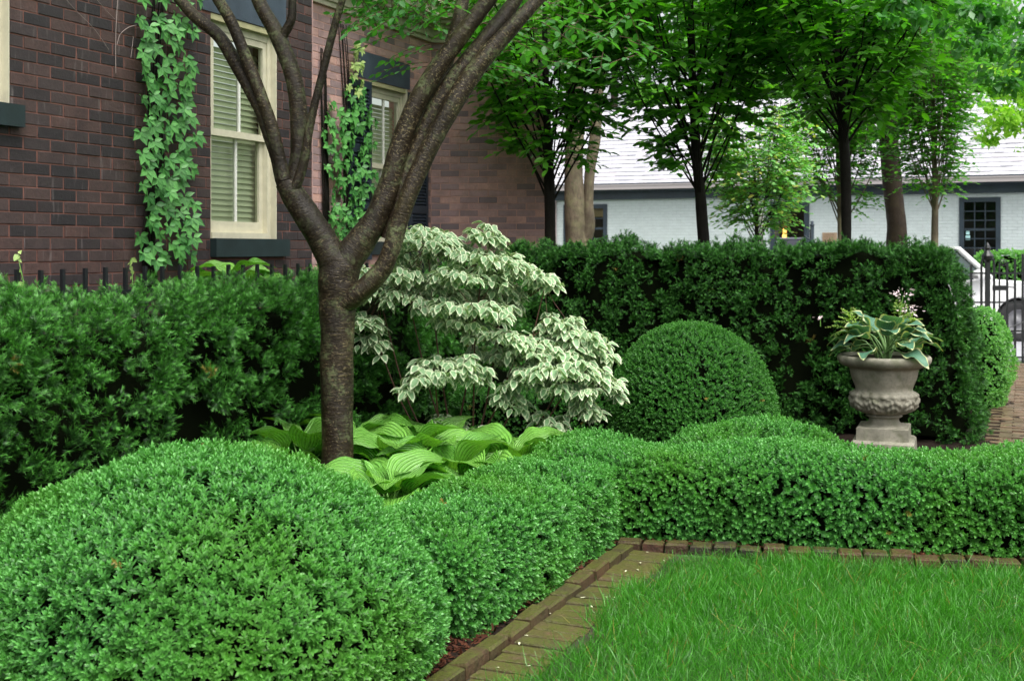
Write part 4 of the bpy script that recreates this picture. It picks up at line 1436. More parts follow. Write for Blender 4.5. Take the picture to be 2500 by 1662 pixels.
TY = 6.85
tree = thing('garden_tree', (*at(822, 0, TY).xy, 0), 'multi-stemmed tree with banded lichen-spotted bark rising beside the hostas', 'tree')
tp, tr_ = px_path([(820, 1330, 96), (822, 1190, 80), (824, 1050, 78), (822, 900, 80), (824, 800, 84), (824, 730, 92), (826, 680, 98), (832, 640, 92), (840, 612, 60)], TY, k=10)
V, F, Lv = tube_np(tp, tr_, 28, .02, 1)
obj('trunk', np_mesh('trunk', V, F, dict(luv=Lv), True), M_bark, tree)
LIMBS = [
    ([(838, 700, 84), (816, 640, 84), (795, 600, 74), (765, 550, 72), (735, 505, 66), (712, 470, 62), (700, 445, 58)], 2),
    ([(716, 480, 52), (700, 455, 50), (688, 425, 40), (678, 385, 38), (662, 340, 36), (645, 290, 34), (622, 240, 34), (585, 170, 36), (535, 90, 34), (475, 40, 30), (430, -10, 28), (370, -70, 24)], 3),
    ([(694, 440, 36, -.02), (684, 400, 34, -.02), (672, 345, 34, -.03), (655, 285, 32, -.04), (630, 215, 32, -.05), (600, 140, 30, -.06), (565, 55, 30, -.08), (530, -5, 28, -.1), (490, -80, 24, -.1)], 4),
    ([(712, 478, 46, .06), (716, 440, 42, .08), (728, 380, 42, .10), (730, 300, 44, .12), (722, 215, 44, .14), (700, 140, 42, .16), (668, 70, 40, .18), (635, 10, 36, .2), (610, -60, 32, .22)], 5),
    ([(686, 95, 28, .17), (700, 72, 24, .16), (712, 45, 22, .15), (714, 0, 20, .15), (716, -60, 18, .15)], 6),
    ([(708, 478, 30, -.03), (728, 440, 26, -.04), (744, 385, 24, -.05), (756, 310, 22, -.06), (772, 240, 20, -.07), (795, 150, 20, -.08), (818, 60, 19, -.09), (842, -20, 18, -.1), (860, -90, 16, -.1)], 7),
    ([(828, 690, 90), (846, 640, 84), (880, 590, 74), (912, 545, 66), (938, 490, 60), (956, 430, 54), (972, 370, 52), (988, 320, 50), (1012, 262, 50), (1050, 195, 48), (1090, 135, 46), (1135, 75, 44), (1185, 10, 40), (1240, -60, 36)], 8),
    ([(930, 560, 40, .10), (960, 500, 46, .10), (985, 440, 44, .12), (1005, 370, 40, .16), (1038, 270, 36, .2), (1080, 180, 34, .25), (1108, 90, 36, .3), (1122, 40, 34, .3), (1135, -20, 30, .32)], 9),
    ([(948, 585, 44, .02), (972, 520, 48, .02), (990, 450, 48, .03), (1012, 380, 46, .04), (1050, 290, 46, .05), (1100, 205, 48, .05), (1150, 140, 46, .06), (1200, 80, 42, .06), (1245, 20, 38, .08), (1290, -50, 32, .1)], 10),
    ([(838, 742, 50, -.04), (868, 722, 56, -.06), (905, 690, 52, -.08), (938, 650, 48, -.09), (958, 600, 46, -.1), (975, 540, 46, -.1), (998, 475, 46, -.1), (1030, 400, 46, -.09), (1070, 320, 48, -.08), (1118, 235, 50, -.07), (1165, 165, 48, -.06), (1225, 95, 42, -.05), (1280, 35, 36, -.04), (1340, -30, 32, 0)], 11),
]
for pts, sd in LIMBS:
    cp, cr = px_path(pts, TY, k=8)
    V, F, Lv = tube_np(cp, cr * .96, 20, .022, sd)
    obj('limb', np_mesh('limb', V, F, dict(luv=Lv), True), M_bark, tree)


def leaf_spray(start, d, ln, n_l, r, droop=.3, out=None, size=1.0):
    """alternate leaves along a thin twig -> (leaf bases, dirs, normals), twig points"""
    d = norm(np.asarray(d, float))
    t = np.linspace(0, 1, 4)[:, None]
    tw = start + d * ln * t + np.array([0, 0, -droop * ln]) * t ** 2
    side = norm(np.cross(d, [0, 0, 1.0]) + 1e-6)
    B, D, Nn = [], [], []
    for i in range(n_l):
        s_ = (i + 1) / n_l
        p = start + d * ln * s_ + np.array([0, 0, -droop * ln * s_ * s_])
        sg = 1 if i % 2 else -1
        dd = d * (.55 + .5 * (i == n_l - 1)) + side * sg * (.9 if i < n_l - 1 else .1) + np.array([0, 0, -.25]) + r.normal(0, .2, 3)
        B.append(p); D.append(dd); Nn.append(np.array([0, 0, 1.0]) + r.normal(0, .35, 3))
    return np.array(B), np.array(D), np.array(Nn), tw


TLEAF = hex_leaf(.075, .042, .18, .12)
TLEAF_S = dia_leaf(.085, .05, .2)


def leaves_mesh(name, B, D, N, size, material, parent, r, tmpl=TLEAF, kind='stuff', rnd=None, tip=None, rname='foliage'):
    V, F, A = spawn(tmpl, frames(D, N), size, B, rnd)
    if tip is not None: A['tip'] = np.repeat(tip, len(tmpl[0]))
    return obj(rname, np_mesh(name, V, F, A), material, parent, kind=kind)


# sprays of leaves that hang from the garden tree at the top of the picture
r = np.random.default_rng(61)
B, D, N, TW = [], [], [], []
for i in range(120):
    px, py = r.uniform(850, 1130), r.uniform(-190, 60)
    px += max(0, 60 - abs(py)) * 0
    if px < 900 and py > 20: continue
    Y = TY + r.uniform(-.5, .6)
    st = np.array(at(px, py - 20, Y)); d = np.array([r.normal(-.4, .6), r.normal(0, .6), -.25 + r.normal(0, .2)])
    b, d_, n_, tw = leaf_spray(st, d, r.uniform(.12, .26), r.integers(6, 11), r, .25)
    B.append(b); D.append(d_); N.append(n_); TW.append(tw)
for px, py, dx in ((1060, 110, -1), (1040, 165, -1), (1020, 70, -1), (960, 40, -1), (1000, 20, -.6), (1100, 60, .3), (1130, 120, .2), (1090, 30, -.6), (1110, 175, .4), (1095, 150, .3), (1180, 160, .9), (1220, 165, .9), (905, 20, -1), (1150, 100, .2), (1180, 60, .2)):
    for _ in range(2):
        Y = TY + r.uniform(.1, .5)
        st = np.array(at(px + r.uniform(-12, 12), py + r.uniform(-12, 12), Y))
        b, d_, n_, tw = leaf_spray(st, [dx, r.normal(0, .4), -.02], r.uniform(.22, .36), r.integers(9, 14), r, .25)
        B.append(b); D.append(d_); N.append(n_); TW.append(tw)
for i in range(70):
    px, py = r.uniform(1180, 1560), r.uniform(-120, 150)
    if py > 60 and px < 1230: continue
    st = np.array(at(px, py, 8.2 + r.uniform(-.5, .6))); d = np.array([r.normal(0, .7), r.normal(0, .6), -.35 + r.normal(0, .2)])
    b, d_, n_, tw = leaf_spray(st, d * np.array([1, 1, .4]), r.uniform(.2, .36), r.integers(4, 7), r, .18)
    B.append(b); D.append(d_); N.append(n_); TW.append(tw)
B, D, N = map(np.concatenate, (B, D, N))
leaves_mesh('tree_leaves', B, D, N, r.uniform(.6, .9, len(B)) * np.where((B[:, 1] > 7.5), 1.45, 1.0), M_tree_near, tree, r)
V, F, Lv = join_np([tube_np(t, np.linspace(.003, .001, 4), 4) for t in TW])
obj('twigs', np_mesh('twigs', V, F, dict(luv=Lv)), M_twig, tree, kind='stuff')
# unseen crown above the frame: shade and reflections
B = np.array([at(900, -350, TY)]) + r.normal(0, 1, (3500, 3)) * np.array([1.1, 1.0, .35]) + np.array([0, 0, .55])
B = B[B[:, 2] > 3.35]
leaves_mesh('tree_crown', B, r.normal(0, 1, (len(B), 3)), np.array([0, 0, 1]) + r.normal(0, .4, (len(B), 3)), r.uniform(.8, 1.1, len(B)), M_tree_near, tree, r, rname='crown')


def fan_tree(name, label, base, trunk, fork_z, nbr, rad_fn, ztop, seed, leaf_mt, bark, lsize=1.0, twigs=26, per=11, tl=.38, tmpl=TLEAF, br_r=.016, group=None, lean=(0, 0), lowest=.0, twt=True, up=.15):
    """trunk that breaks into a fan of rising branches, each with flat sprays of leaves"""
    r = np.random.default_rng(seed)
    bx, by = base
    t = thing(name, (bx, by, 0), label, 'tree', group)
    V, F, Lv = tube_np(*trunk, 14, .03, seed)
    obj('trunk', np_mesh('trunk', V, F, dict(luv=Lv), True), bark, t)
    tpts, trad = trunk
    tubes, B, D, N, TW = [], [], [], [], []
    top = tpts[-1]
    for k in range(nbr):
        az = k * 2.399 + r.uniform(-.3, .3)
        z0 = fork_z + (ztop - fork_z) * (k / nbr) ** 1.3 * .45
        i0 = int(np.argmin(np.abs(tpts[:, 2] - z0))); st = tpts[i0]
        z1 = min(ztop, z0 + r.uniform(.55, 1.0) * (ztop - fork_z))
        R1 = rad_fn(z1) * r.uniform(.6, 1.0)
        en = np.array([tpts[-1][0] + math.cos(az) * R1, tpts[-1][1] + math.sin(az) * R1, z1])
        mid = st * .55 + en * .45 + np.array([math.cos(az) * .10, math.sin(az) * .10, -.02])
        path_ = smooth_path([st, mid, en], 7)
        r0 = br_r * r.uniform(.8, 1.2)
        tubes.append(tube_np(path_, np.linspace(r0, .004, len(path_)), 6, .02, k))
        for q in range(twigs):
            s_ = 1 - (1 - lowest - .22) * r.random() ** 1.15
            p = path_[min(len(path_) - 1, int(s_ * (len(path_) - 1)))]
            a2 = az + r.normal(0, 1.0)
            dv = np.array([math.cos(a2), math.sin(a2), up + r.normal(0, .25)])
            ln = tl * r.uniform(.5, 1.2) * min(1, .5 + s_)
            b, d_, n_, tw = leaf_spray(p, dv, ln, max(3, int(per * r.uniform(.6, 1.1))), r, .3)
            B.append(b); D.append(d_); N.append(n_); TW.append(tw)
    V, F, Lv = join_np(tubes)
    obj('branches', np_mesh('branches', V, F, dict(luv=Lv), True), bark, t)
    V, F, Lv = join_np([tube_np(w_, np.linspace(.004, .0015, 4), 3) for w_ in TW])
    obj('twigs', np_mesh('twigs', V, F, dict(luv=Lv)), bark, t, kind='stuff')
    B, D, N = map(np.concatenate, (B, D, N))
    V, F, A = spawn(tmpl, frames(D, N), lsize * r.uniform(.75, 1.15, len(B)), B)
    tv = r.random(len(B)); A['tip'] = np.repeat(tv, len(tmpl[0]))
    obj('crown', np_mesh('crown', V, F, A), leaf_mt, t, kind='stuff')
    return t


def row_tree(px_pts, Y, **kw):
    p, rd = px_path(px_pts, Y, k=6)
    p = np.concatenate([[[p[0][0], p[0][1], 0]], p]); rd = np.concatenate([[rd[0] * 1.1], rd]) * .9
    return fan_tree(base=(p[0][0], p[0][1]), trunk=(p, rd), **kw)


gname = 'hornbeams in a row behind the back hedge'
row_tree([(1344, 640, 33), (1343, 560, 31), (1342, 480, 30), (1340, 400, 27), (1336, 300, 22), (1332, 180, 18), (1330, 60, 14), (1330, -100, 9)], 12.4,
         name='hornbeam_tree', label='dark slender tree fanning out in front of the corner of the brick house', fork_z=2.05, nbr=30, rad_fn=lambda z: .38 + .36 * max(0, z - 2.2), ztop=5.2,
         seed=71, leaf_mt=M_tree, bark=M_bark_dark, lsize=1.65, twigs=34, per=9, tl=.38, group=gname, br_r=.011)
row_tree([(1722, 640, 33), (1716, 560, 31), (1710, 480, 30), (1702, 400, 28), (1696, 300, 25), (1690, 180, 21), (1686, 60, 16), (1684, -100, 9)], 11.8,
         name='hornbeam_tree', label='dark slender tree rising in front of the pale shingled roof', fork_z=2.05, nbr=30, rad_fn=lambda z: .36 + .36 * max(0, z - 2.2), ztop=5.2,
         seed=72, leaf_mt=M_tree, bark=M_bark_dark, lsize=1.65, twigs=34, per=9, tl=.38, group=gname, br_r=.011)
row_tree([(2066, 640, 28), (2066, 560, 27), (2066, 480, 27), (2062, 380, 28), (2056, 280, 26), (2048, 160, 22), (2040, 40, 17), (2036, -100, 10)], 11.3,
         name='hornbeam_tree', label='dark slender tree rising just left of the stone urn', fork_z=2.55, nbr=30, rad_fn=lambda z: .40 + .40 * max(0, z - 2.2), ztop=5.0,
         seed=73, leaf_mt=M_tree, bark=M_bark_dark, lsize=1.65, twigs=36, per=9, tl=.42, group=gname, br_r=.011)

# smaller trees beyond them
row_tree([(2282, 640, 20), (2282, 560, 18), (2283, 480, 16), (2281, 380, 13), (2280, 260, 9), (2280, 150, 5)], 16.0,
         name='young_tree', label='young oval tree with pale thin trunk left of the right window', fork_z=2.0, nbr=26, rad_fn=lambda z: max(.25, .95 - abs(z - 3.1) * .45), ztop=4.6,
         seed=74, leaf_mt=M_tree, bark=M_bark_grey, lsize=1.0, twigs=36, per=10, tl=.40, br_r=.010, tmpl=TLEAF_S)
row_tree([(2054, 640, 18), (2052, 560, 16), (2050, 480, 14), (2046, 380, 12), (2040, 260, 8)], 16.5,
         name='young_tree', label='young tree with pale thin trunk hidden partly behind the dark trunk by the plaque', fork_z=1.9, nbr=24, rad_fn=lambda z: max(.3, .95 - abs(z - 3.1) * .42), ztop=4.4,
         seed=75, leaf_mt=M_tree, bark=M_bark_grey, lsize=1.0, twigs=36, per=10, tl=.40, br_r=.010, tmpl=TLEAF_S)
row_tree([(1850, 660, 12), (1848, 600, 11), (1846, 520, 10), (1842, 430, 8), (1838, 360, 5)], 15.2,
         name='pale_green_tree', label='airy pale green small tree with orange tinged tips before the dark door', fork_z=1.6, nbr=22, rad_fn=lambda z: max(.35, 1.05 - abs(z - 2.3) * .42), ztop=3.5,
         seed=76, leaf_mt=M_tree_fresh, bark=M_bark_brown, lsize=.95, twigs=38, per=11, tl=.42, br_r=.007, tmpl=TLEAF_S, up=.0)


def plain_tree(name, label, stems, Y, bark, crown, leaf_mt, seed, n, lsize, group=None):
    """stems given in pixels at depth Y; crown a list of clumps (px, py, rx, ry, depth offset)"""
    r = np.random.default_rng(seed)
    p0 = at(stems[0][0][0], 0, Y)
    t = thing(name, (p0.x, p0.y, 0), label, 'tree', group)
    for i, pts in enumerate(stems):
        p, rd = px_path(pts, Y, k=6)
        if i == 0:
            p = np.concatenate([[[p[0][0], p[0][1], 0]], p]); rd = np.concatenate([[rd[0] * 1.2], rd])
        V, F, Lv = tube_np(p, rd, 14, .03, seed + i)
        obj('trunk' if i == 0 else 'limb', np_mesh('stem', V, F, dict(luv=Lv), True), bark, t)
    B = []
    for (cx_, cy_, rx, ry, dz) in crown:
        m = int(n * rx * ry / sum(c[2] * c[3] for c in crown))
        cpt = np.array(at(cx_, cy_, Y + dz)); k_ = (Y + dz) / FP
        # leaves gather in small boughs so gaps stay open
        nb_ = max(6, m // 42)
        q = norm(r.standard_normal((nb_, 3))) * (r.random((nb_, 1)) ** .45)
        bo = cpt + q * np.array([rx * k_, rx * k_ * .8, ry * k_])
        idx = r.integers(0, nb_, m)
        s_ = min(rx, ry) * k_ * .28
        B.append(bo[idx] + r.normal(0, 1, (m, 3)) * np.array([s_, s_, s_ * .45]))
    B = np.concatenate(B)
    D = r.normal(0, 1, (len(B), 3)) + np.array([0, 0, -.5])
    V, F, A = spawn(TLEAF_S, frames(D, np.array([0, 0, 1.0]) + r.normal(0, .5, (len(B), 3))), lsize * r.uniform(.7, 1.3, len(B)), B)
    obj('crown', np_mesh('crown', V, F, A), leaf_mt, t, kind='stuff')
    return t


plain_tree('forked_tree', 'forked grey-brown trunk standing behind the dark slender tree near the house corner',
           [[(1412, 650, 62), (1408, 590, 58), (1404, 520, 50), (1400, 420, 46), (1404, 330, 46), (1402, 200, 42), (1410, 60, 36), (1420, -120, 30)],
            [(1420, 600, 34), (1436, 555, 34), (1436, 500, 26), (1440, 420, 26), (1452, 340, 28), (1460, 240, 26), (1475, 120, 22), (1500, -80, 18)]],
           17.5, M_bark_grey, [(1400, -40, 260, 140, 0), (1520, 90, 150, 90, .5), (1350, 90, 120, 100, .5)], M_tree, 81, 7000, 1.4)
plain_tree('brown_trunk_tree', 'broad crowned tree with thick brown trunk between the two young trees',
           [[(2192, 660, 58), (2190, 600, 50), (2188, 540, 47), (2180, 460, 46), (2172, 380, 44), (2165, 250, 40), (2160, 80, 34)]],
           18.5, M_bark_brown, [(2150, 160, 260, 130, 0), (2300, 60, 260, 130, .5), (1990, 60, 240, 130, 0), (2150, 300, 150, 80, .5)], M_tree, 82, 12000, 1.5)
# crowns beyond the white building
bg = [(1500, 220, [(1450, 60, 90, 60, 0), (1590, 245, 80, 38, 0)], M_far, 'bright green tree beyond the left end of the pale roof'),
      (1800, 220, [(1760, 60, 190, 120, 0), (1860, 220, 170, 80, 0)], M_far, 'bushy green tree beyond the middle of the pale roof'),
      (2080, 220, [(2060, 100, 200, 140, 0), (2160, 240, 150, 80, 0)], M_far, 'bushy green tree beyond the roof behind the urn'),
      (2340, 230, [(2300, 60, 160, 90, 0), (2360, 210, 150, 110, 0)], M_far, 'mid green tree beyond the hip end of the roof'),
      (2490, 300, [(2480, 330, 120, 80, 0), (2520, 120, 80, 70, 0)], M_far_yel, 'yellow-green tree beyond the roof at the right edge')]
for i, (px, py, cr, mt, lb) in enumerate(bg):
    plain_tree('background_tree', lb, [[(px, 600, 26), (px, 400, 22), (px, 100, 14)]], 39 + i * 1.3, M_bark_brown, cr, mt, 90 + i, 5200, 3.6, 'trees beyond the white building') if i < 4 else plain_tree('yellow_tree', 'yellow-green boughs hanging before the roof at the right edge', [[(2590, 640, 34), (2580, 400, 28), (2540, 100, 16)]], 22.5, M_bark_brown, [(2455, 275, 65, 55, 0), (2500, 170, 60, 60, 0), (2420, 330, 30, 22, 0), (2560, 300, 60, 90, 0)], M_far_yel, 94, 3000, 1.5)
# boughs reaching in from the right, nearer the camera
plain_tree('overhanging_tree', 'leafy boughs hanging into the upper right corner close to the camera',
           [[(2760, 900, 90), (2750, 500, 80), (2700, 100, 60)], [(2700, 120, 40), (2560, 0, 26), (2380, -60, 14)]],
           9.0, M_bark_brown, [(2420, 30, 150, 60, 0), (2480, 190, 60, 80, 0), (2400, 130, 60, 70, 0), (2260, 20, 120, 50, .5), (2620, 60, 120, 150, 0)], M_tree_near, 96, 1500, .95)

# ================================================================== CREEPERS
LEAFLET = leaf_grid(1.0, .58, 6, 2, .80, .95, .22, .14, 0, .45)


def palmate(seed):
    """five leaflets spread from one point; hangs along -z on a wall whose outward normal is +y"""
    r = np.random.default_rng(seed)
    sets = []
    for i, (ang, s) in enumerate(((0, 1.0), (52, .95), (-52, .95), (105, .72), (-105, .72))):
        a = math.radians(ang + r.uniform(-7, 7))
        d = np.array([math.sin(a), .42 + r.uniform(-.08, .1), -math.cos(a)])
        nrm = np.array([-.35 * math.sin(a), 1.0, .45]) + r.normal(0, .12, 3)
        s_ = s * .085 * r.uniform(.9, 1.1)
        M = frames(d[None], nrm[None])[0]
        v = (LEAFLET[0] * s_) @ M.T + norm(d) * .006
        sets.append((v, LEAFLET[1], dict(luv=LEAFLET[2], rnd=np.full(len(v), r.random()), tip=np.zeros(len(v)))))
    V, F, A = merge(sets)
    return np_mesh('leaf', V, F, A)


def creeper(label, pl, spots, seed, mats_, stem_pts, size=1.0):
    r = random.Random(seed)
    b = pl.p(pl.u(stem_pts[0][0]), 0, .03)
    t = thing('wall_creeper', b, label, 'climbing plant', None)
    P = [pl.p(pl.u(px), pl.z(px, py), .02) for px, py in stem_pts]
    for off_ in (-.06, -.03, 0, .025, .05):
        pp = smooth_path([(p.x + off_ * pl.d.x + r.uniform(-.01, .01), p.y + off_ * pl.d.y, p.z) for p in P], 4)
        V, F, Lv = tube_np(pp, np.linspace(.012, .004, len(pp)), 5)
        obj('stem', np_mesh('stem', V, F, dict(luv=Lv)), M_bark_dark, t)
    ms = {}
    for m in mats_:
        for i in range(5):
            me = palmate(seed * 10 + i); me.materials.append(m); ms[(m.name, i)] = me
    flip = pl.d.cross(Vector((0, 0, 1))).dot(pl.n)
    rz = pl.az + (PI if flip > 0 else 0)
    # mesh +y has to look out of the wall: x axis along the wall
    rz = math.atan2(pl.n.y, pl.n.x) - PI / 2
    for px, py, s, mi in spots:
        o = bpy.data.objects.new('leaf', ms[(mats_[mi].name, r.randrange(5))])
        link(o, t, pl.p(pl.u(px), pl.z(px, py), .03 + r.uniform(0, .07)), rz)
        o.rotation_euler = (r.uniform(-.3, .15), r.uniform(-.3, .3), rz + r.uniform(-.45, .35))
        k_ = s * size; o.scale = (k_, k_, k_)
    return t


r = random.Random(12)
sp = []
y = -20
k = 0
while y < 655:
    for x in ((332, 370, 412, 448) if k % 2 else (348, 390, 430)):
        if r.random() < .92:
            sp.append((x + r.uniform(-9, 9), y + r.uniform(-8, 8), r.uniform(.88, 1.18), 0))
    y += 20.5; k += 1
creeper('wide column of green five-fingered creeper on the dark bricks left of the big window', PA, sp, 3, [M_creep], [(362, 700), (360, 560), (380, 400), (368, 200), (385, -30)])
# shaded bare stems behind it: dark strip
sp = []
y = 110
while y < 590:
    wd_ = 8 + min(1, max(0, y - 130) / 200) * 26
    nn = 2 if y < 190 else (3 if y < 260 else 4)
    for j in range(nn):
        if r.random() < .9:
            sp.append((856 + (j - (nn - 1) / 2) * wd_ * .75 + r.uniform(-6, 6), y + r.uniform(-7, 7), r.uniform(.7, 1.0) * (.75 if y < 260 else 1), 1 if y < 225 + r.uniform(-45, 30) else 0))
    y += 14
creeper('creeper column with yellow top beside the dark shutter', PB, sp, 4, [M_creep, M_creep_y], [(850, 640), (846, 480), (845, 300), (838, 160), (832, 60)], 1.35)
sp = []
y = 250
while y < 580:
    sp.append((798 + r.uniform(-10, 10), y, r.uniform(.7, 1.0), 0))
    if r.random() < .7: sp.append((790 + r.uniform(-12, 16), y + 9, r.uniform(.6, .9), 0))
    y += 21
creeper('narrow thin creeper strand behind the middle branches of the garden tree', PB, sp, 5, [M_creep], [(795, 620), (790, 400), (786, 200), (785, 120)], 1.3)
sp = [(908 + r.uniform(-10, 10) + (i % 2) * 5, 470 + i * 13, r.uniform(.45, .7), 1 if i < 5 else 0) for i in range(9)]
creeper('short yellow-green creeper tip climbing at the foot of the second window', PB, sp, 6, [M_creep, M_creep_y], [(905, 620), (905, 540), (903, 450)], 1.0)
# bare dead stems on the dark wall
def wall_line(pts, rr):
    pp = smooth_path([tuple(PA.p(PA.u(px), PA.z(px, py), .012)) for px, py in pts], 5)
    return tube_np(pp, np.full(len(pp), rr), 4)
V, F, Lv = join_np([wall_line([(279, 180), (279, 100), (281, 40), (286, -20)], .003), wall_line([(282, 110), (290, 85), (310, 68), (330, 62)], .0022), wall_line([(262, 122), (225, 70), (180, 25), (150, -10)], .0022),
                    wall_line([(277, 48), (250, 20), (225, -10)], .002), wall_line([(316, 142), (320, 110), (322, 90)], .002)])
t = obj('dead_vine', np_mesh('dead_vine', V, F, dict(luv=Lv)), flat('bleached_stem', (.30, .24, .22), .8))
tag(t, 'thin bleached dead vine stems forking on the dark brick wall', 'vine')

# tips of bindweed on the pickets
def wisp(label, pts, Y, seed, lm=M_creep_y):
    r = np.random.default_rng(seed)
    P = [at(px, py, Y) for px, py in pts]
    t = thing('vine_tip', (P[0].x, P[0].y, 0), label, 'vine')
    pp = smooth_path([tuple(p) for p in P], 4)
    V, F, Lv = tube_np(pp, np.full(len(pp), .003), 4); obj('stem', np_mesh('stem', V, F, dict(luv=Lv)), M_stem_green, t)
    me = np_mesh('leaf', *HL[:2], dict(luv=HL[2], rnd=np.zeros(len(HL[0])), tip=HL[3])); me.materials.append(lm)
    for i in range(0, len(pp), 2):
        o = bpy.data.objects.new('leaf', me); link(o, t, Vector(pp[i])); o.rotation_euler = (r.uniform(-2.2, -.6), r.uniform(-1, 1), r.uniform(0, 6.2)); s_ = r.uniform(.5, 1.0); o.scale = (s_, s_, s_)
HL = leaf_grid(.045, .036, 4, 2, .6, .7, .2, .1)
wisp('thin vine tip twined on the far left iron picket', [(58, 690), (50, 655), (46, 630), (48, 612)], 6.15, 1)
wisp('small vine tip on the iron picket under the big creeper column', [(324, 690), (322, 660), (318, 640), (322, 630)], 6.9, 2)

# ================================================================== HOSTAS
def hosta_leaf(seed, Ln, Wd, fold=.12, curl=.35, wave=.05, rows=12, cols=8):
    r = np.random.default_rng(seed)
    V, UV = [], []
    tw = r.uniform(-.25, .25)
    for i in range(rows + 1):
        t = i / rows
        w = max(math.sin(PI * t ** .62), 0) ** .62 * (1 - .25 * t ** 4)
        w = max(w, .03)
        for j in range(cols + 1):
            s = -1 + 2 * j / cols
            x = s * w * Wd / 2
            y_ = t * Ln - (.07 * Ln * (abs(s) ** 2) * (1 - t) ** 6 * 2)
            z = (abs(s) ** 1.4) * w * fold * Wd + .10 * Ln * math.sin(PI * t) - curl * Ln * t ** 2.3 + wave * Wd * math.sin(t * 11 + seed + (2.5 if s > 0 else 0)) * abs(s) ** 3 * w
            V.append((x, y_, z + x * tw * .5)); UV.append((s, t))
    c = cols + 1
    F = [(i * c + j, i * c + j + 1, (i + 1) * c + j + 1, (i + 1) * c + j) for i in range(rows) for j in range(cols)]
    return np_mesh('leaf', V, F, dict(luv=np.array(UV), rnd=np.zeros(len(V)), tip=np.zeros(len(V))), True)


def hosta(name, label, base, leaves, meshes, stalk_mt, seed, stalks=True):
    """leaves: (point where blade starts, yaw, pitch, roll, scale)"""
    r = random.Random(seed)
    t = thing(name, base, label, 'plant')
    for (q, yaw, pitch, roll, s) in leaves:
        o = bpy.data.objects.new('leaf', r.choice(meshes))
        link(o, t, q)
        M = Matrix.Rotation(yaw, 4, 'Z') @ Matrix.Rotation(pitch, 4, 'X') @ Matrix.Rotation(roll, 4, 'Y')
        o.rotation_euler = M.to_euler(); o.scale = (s, s, s)
        if stalks:
            b = np.array(base) + np.array([r.uniform(-.04, .04), r.uniform(-.04, .04), 0]); e = np.array(q)
            m_ = (b + e) / 2 + np.array([0, 0, .07])
            pp = smooth_path([b, m_, e], 4)
            V, F, Lv = tube_np(pp, np.linspace(.008, .004, len(pp)), 5)
            obj('stalk', np_mesh('stalk', V, F, dict(luv=Lv), True), stalk_mt, t)
    return t


HM = [hosta_leaf(i, .31, .27, fold=.16, curl=.22, wave=.06) for i in range(9)]
for m in HM: m.materials.append(M_hosta)
r = random.Random(21)


def clump_leaves(cx_, cy_, Rr, n, h, r, s0=.75, s1=1.1):
    out = []
    for k in range(n):
        ring = k / n
        az = k * 2.399 + r.uniform(-.3, .3)
        rad = Rr * (.15 + .75 * math.sqrt(ring))
        q = Vector((cx_ + math.cos(az) * rad, cy_ + math.sin(az) * rad, h * (1 - .55 * ring ** 1.5) + r.uniform(-.02, .02)))
        yaw = az - PI / 2 + r.uniform(-.4, .4)
        pitch = math.radians(34 - 44 * ring + r.uniform(-12, 12))
        out.append((q, yaw, pitch, r.uniform(-.35, .35), r.uniform(s0, s1)))
    return out


hsp0 = [(1000, 1080, 7.15, .30, 17, .34, 'broad leaved bright green hosta right of the trunk'),
       (1120, 1110, 6.85, .28, 15, .30, 'green hosta in the middle of the bed below the dogwood'),
       (1250, 1090, 7.35, .28, 14, .30, 'green hosta at the right end of the bed by the low hedge'),
       (955, 1195, 6.5, .24, 15, .26, 'green hosta in front, between trunk and low hedge'),
       (738, 1090, 7.2, .22, 10, .36, 'green hosta left of the trunk against the yew'),
       (1060, 1040, 7.6, .26, 10, .30, 'green hosta at the back of the bed at the foot of the dogwood'),
       (880, 1040, 7.5, .24, 10, .36, 'green hosta close behind the trunk on its right')]
hsp = [(a, b, c, d * 1.1, int(e * 1.7), f + .06, g_) for a, b, c, d, e, f, g_ in hsp0]
for px, py, Y, Rr, n, h, lb in hsp:
    q = at(px, py, Y)
    hosta('hosta', lb, (q.x, q.y, .02), clump_leaves(q.x, q.y, Rr, n, h, r), HM, M_stem_green, px)
# hosta behind the pickets under the big window
q = at(575, 640, 8.35)
hosta('hosta', 'tall hosta with grey-green leaves behind the pickets below the window sill', (q.x, q.y, .6), [(Vector((q.x + dx, q.y + dy, 1.40 + dz)), ya, pt_, 0, .95) for dx, dy, dz, ya, pt_ in
      ((-.05, 0, .02, 1.4, .3), (.0, -.05, .03, -1.5, .35), (.08, 0, .0, -1.1, .1), (-.1, -.03, 0, 2.2, .0), (.12, -.05, -.02, -2.2, .1), (-.2, 0, -.04, 1.2, .1))], HM, M_stem_green, 5)
# red dry flower stalks by the mound
for i, (px, py) in enumerate(((493, 1085), (650, 1112), (682, 1122))):
    q = at(px, py, 6.0); mb = MB(); rr = random.Random(i)
    for k in range(9):
        z = q.z - k * .014; mb.lathe([(.003, 0), (.009, .004), (.004, .010)], 6, (q.x + rr.uniform(-.004, .004), q.y, z))
    mb.bar((q.x, q.y, 0), (q.x, q.y, q.z), .003, 5)
    tag(mb.obj('astilbe_stalk', M_rust), ('thin rusty red flower stalk highest above the foreground mound', 'thin rusty flower stalk left of the hosta beside the trunk', 'short rusty flower stalk nearest the hosta left of the trunk')[i], 'flower stalk')

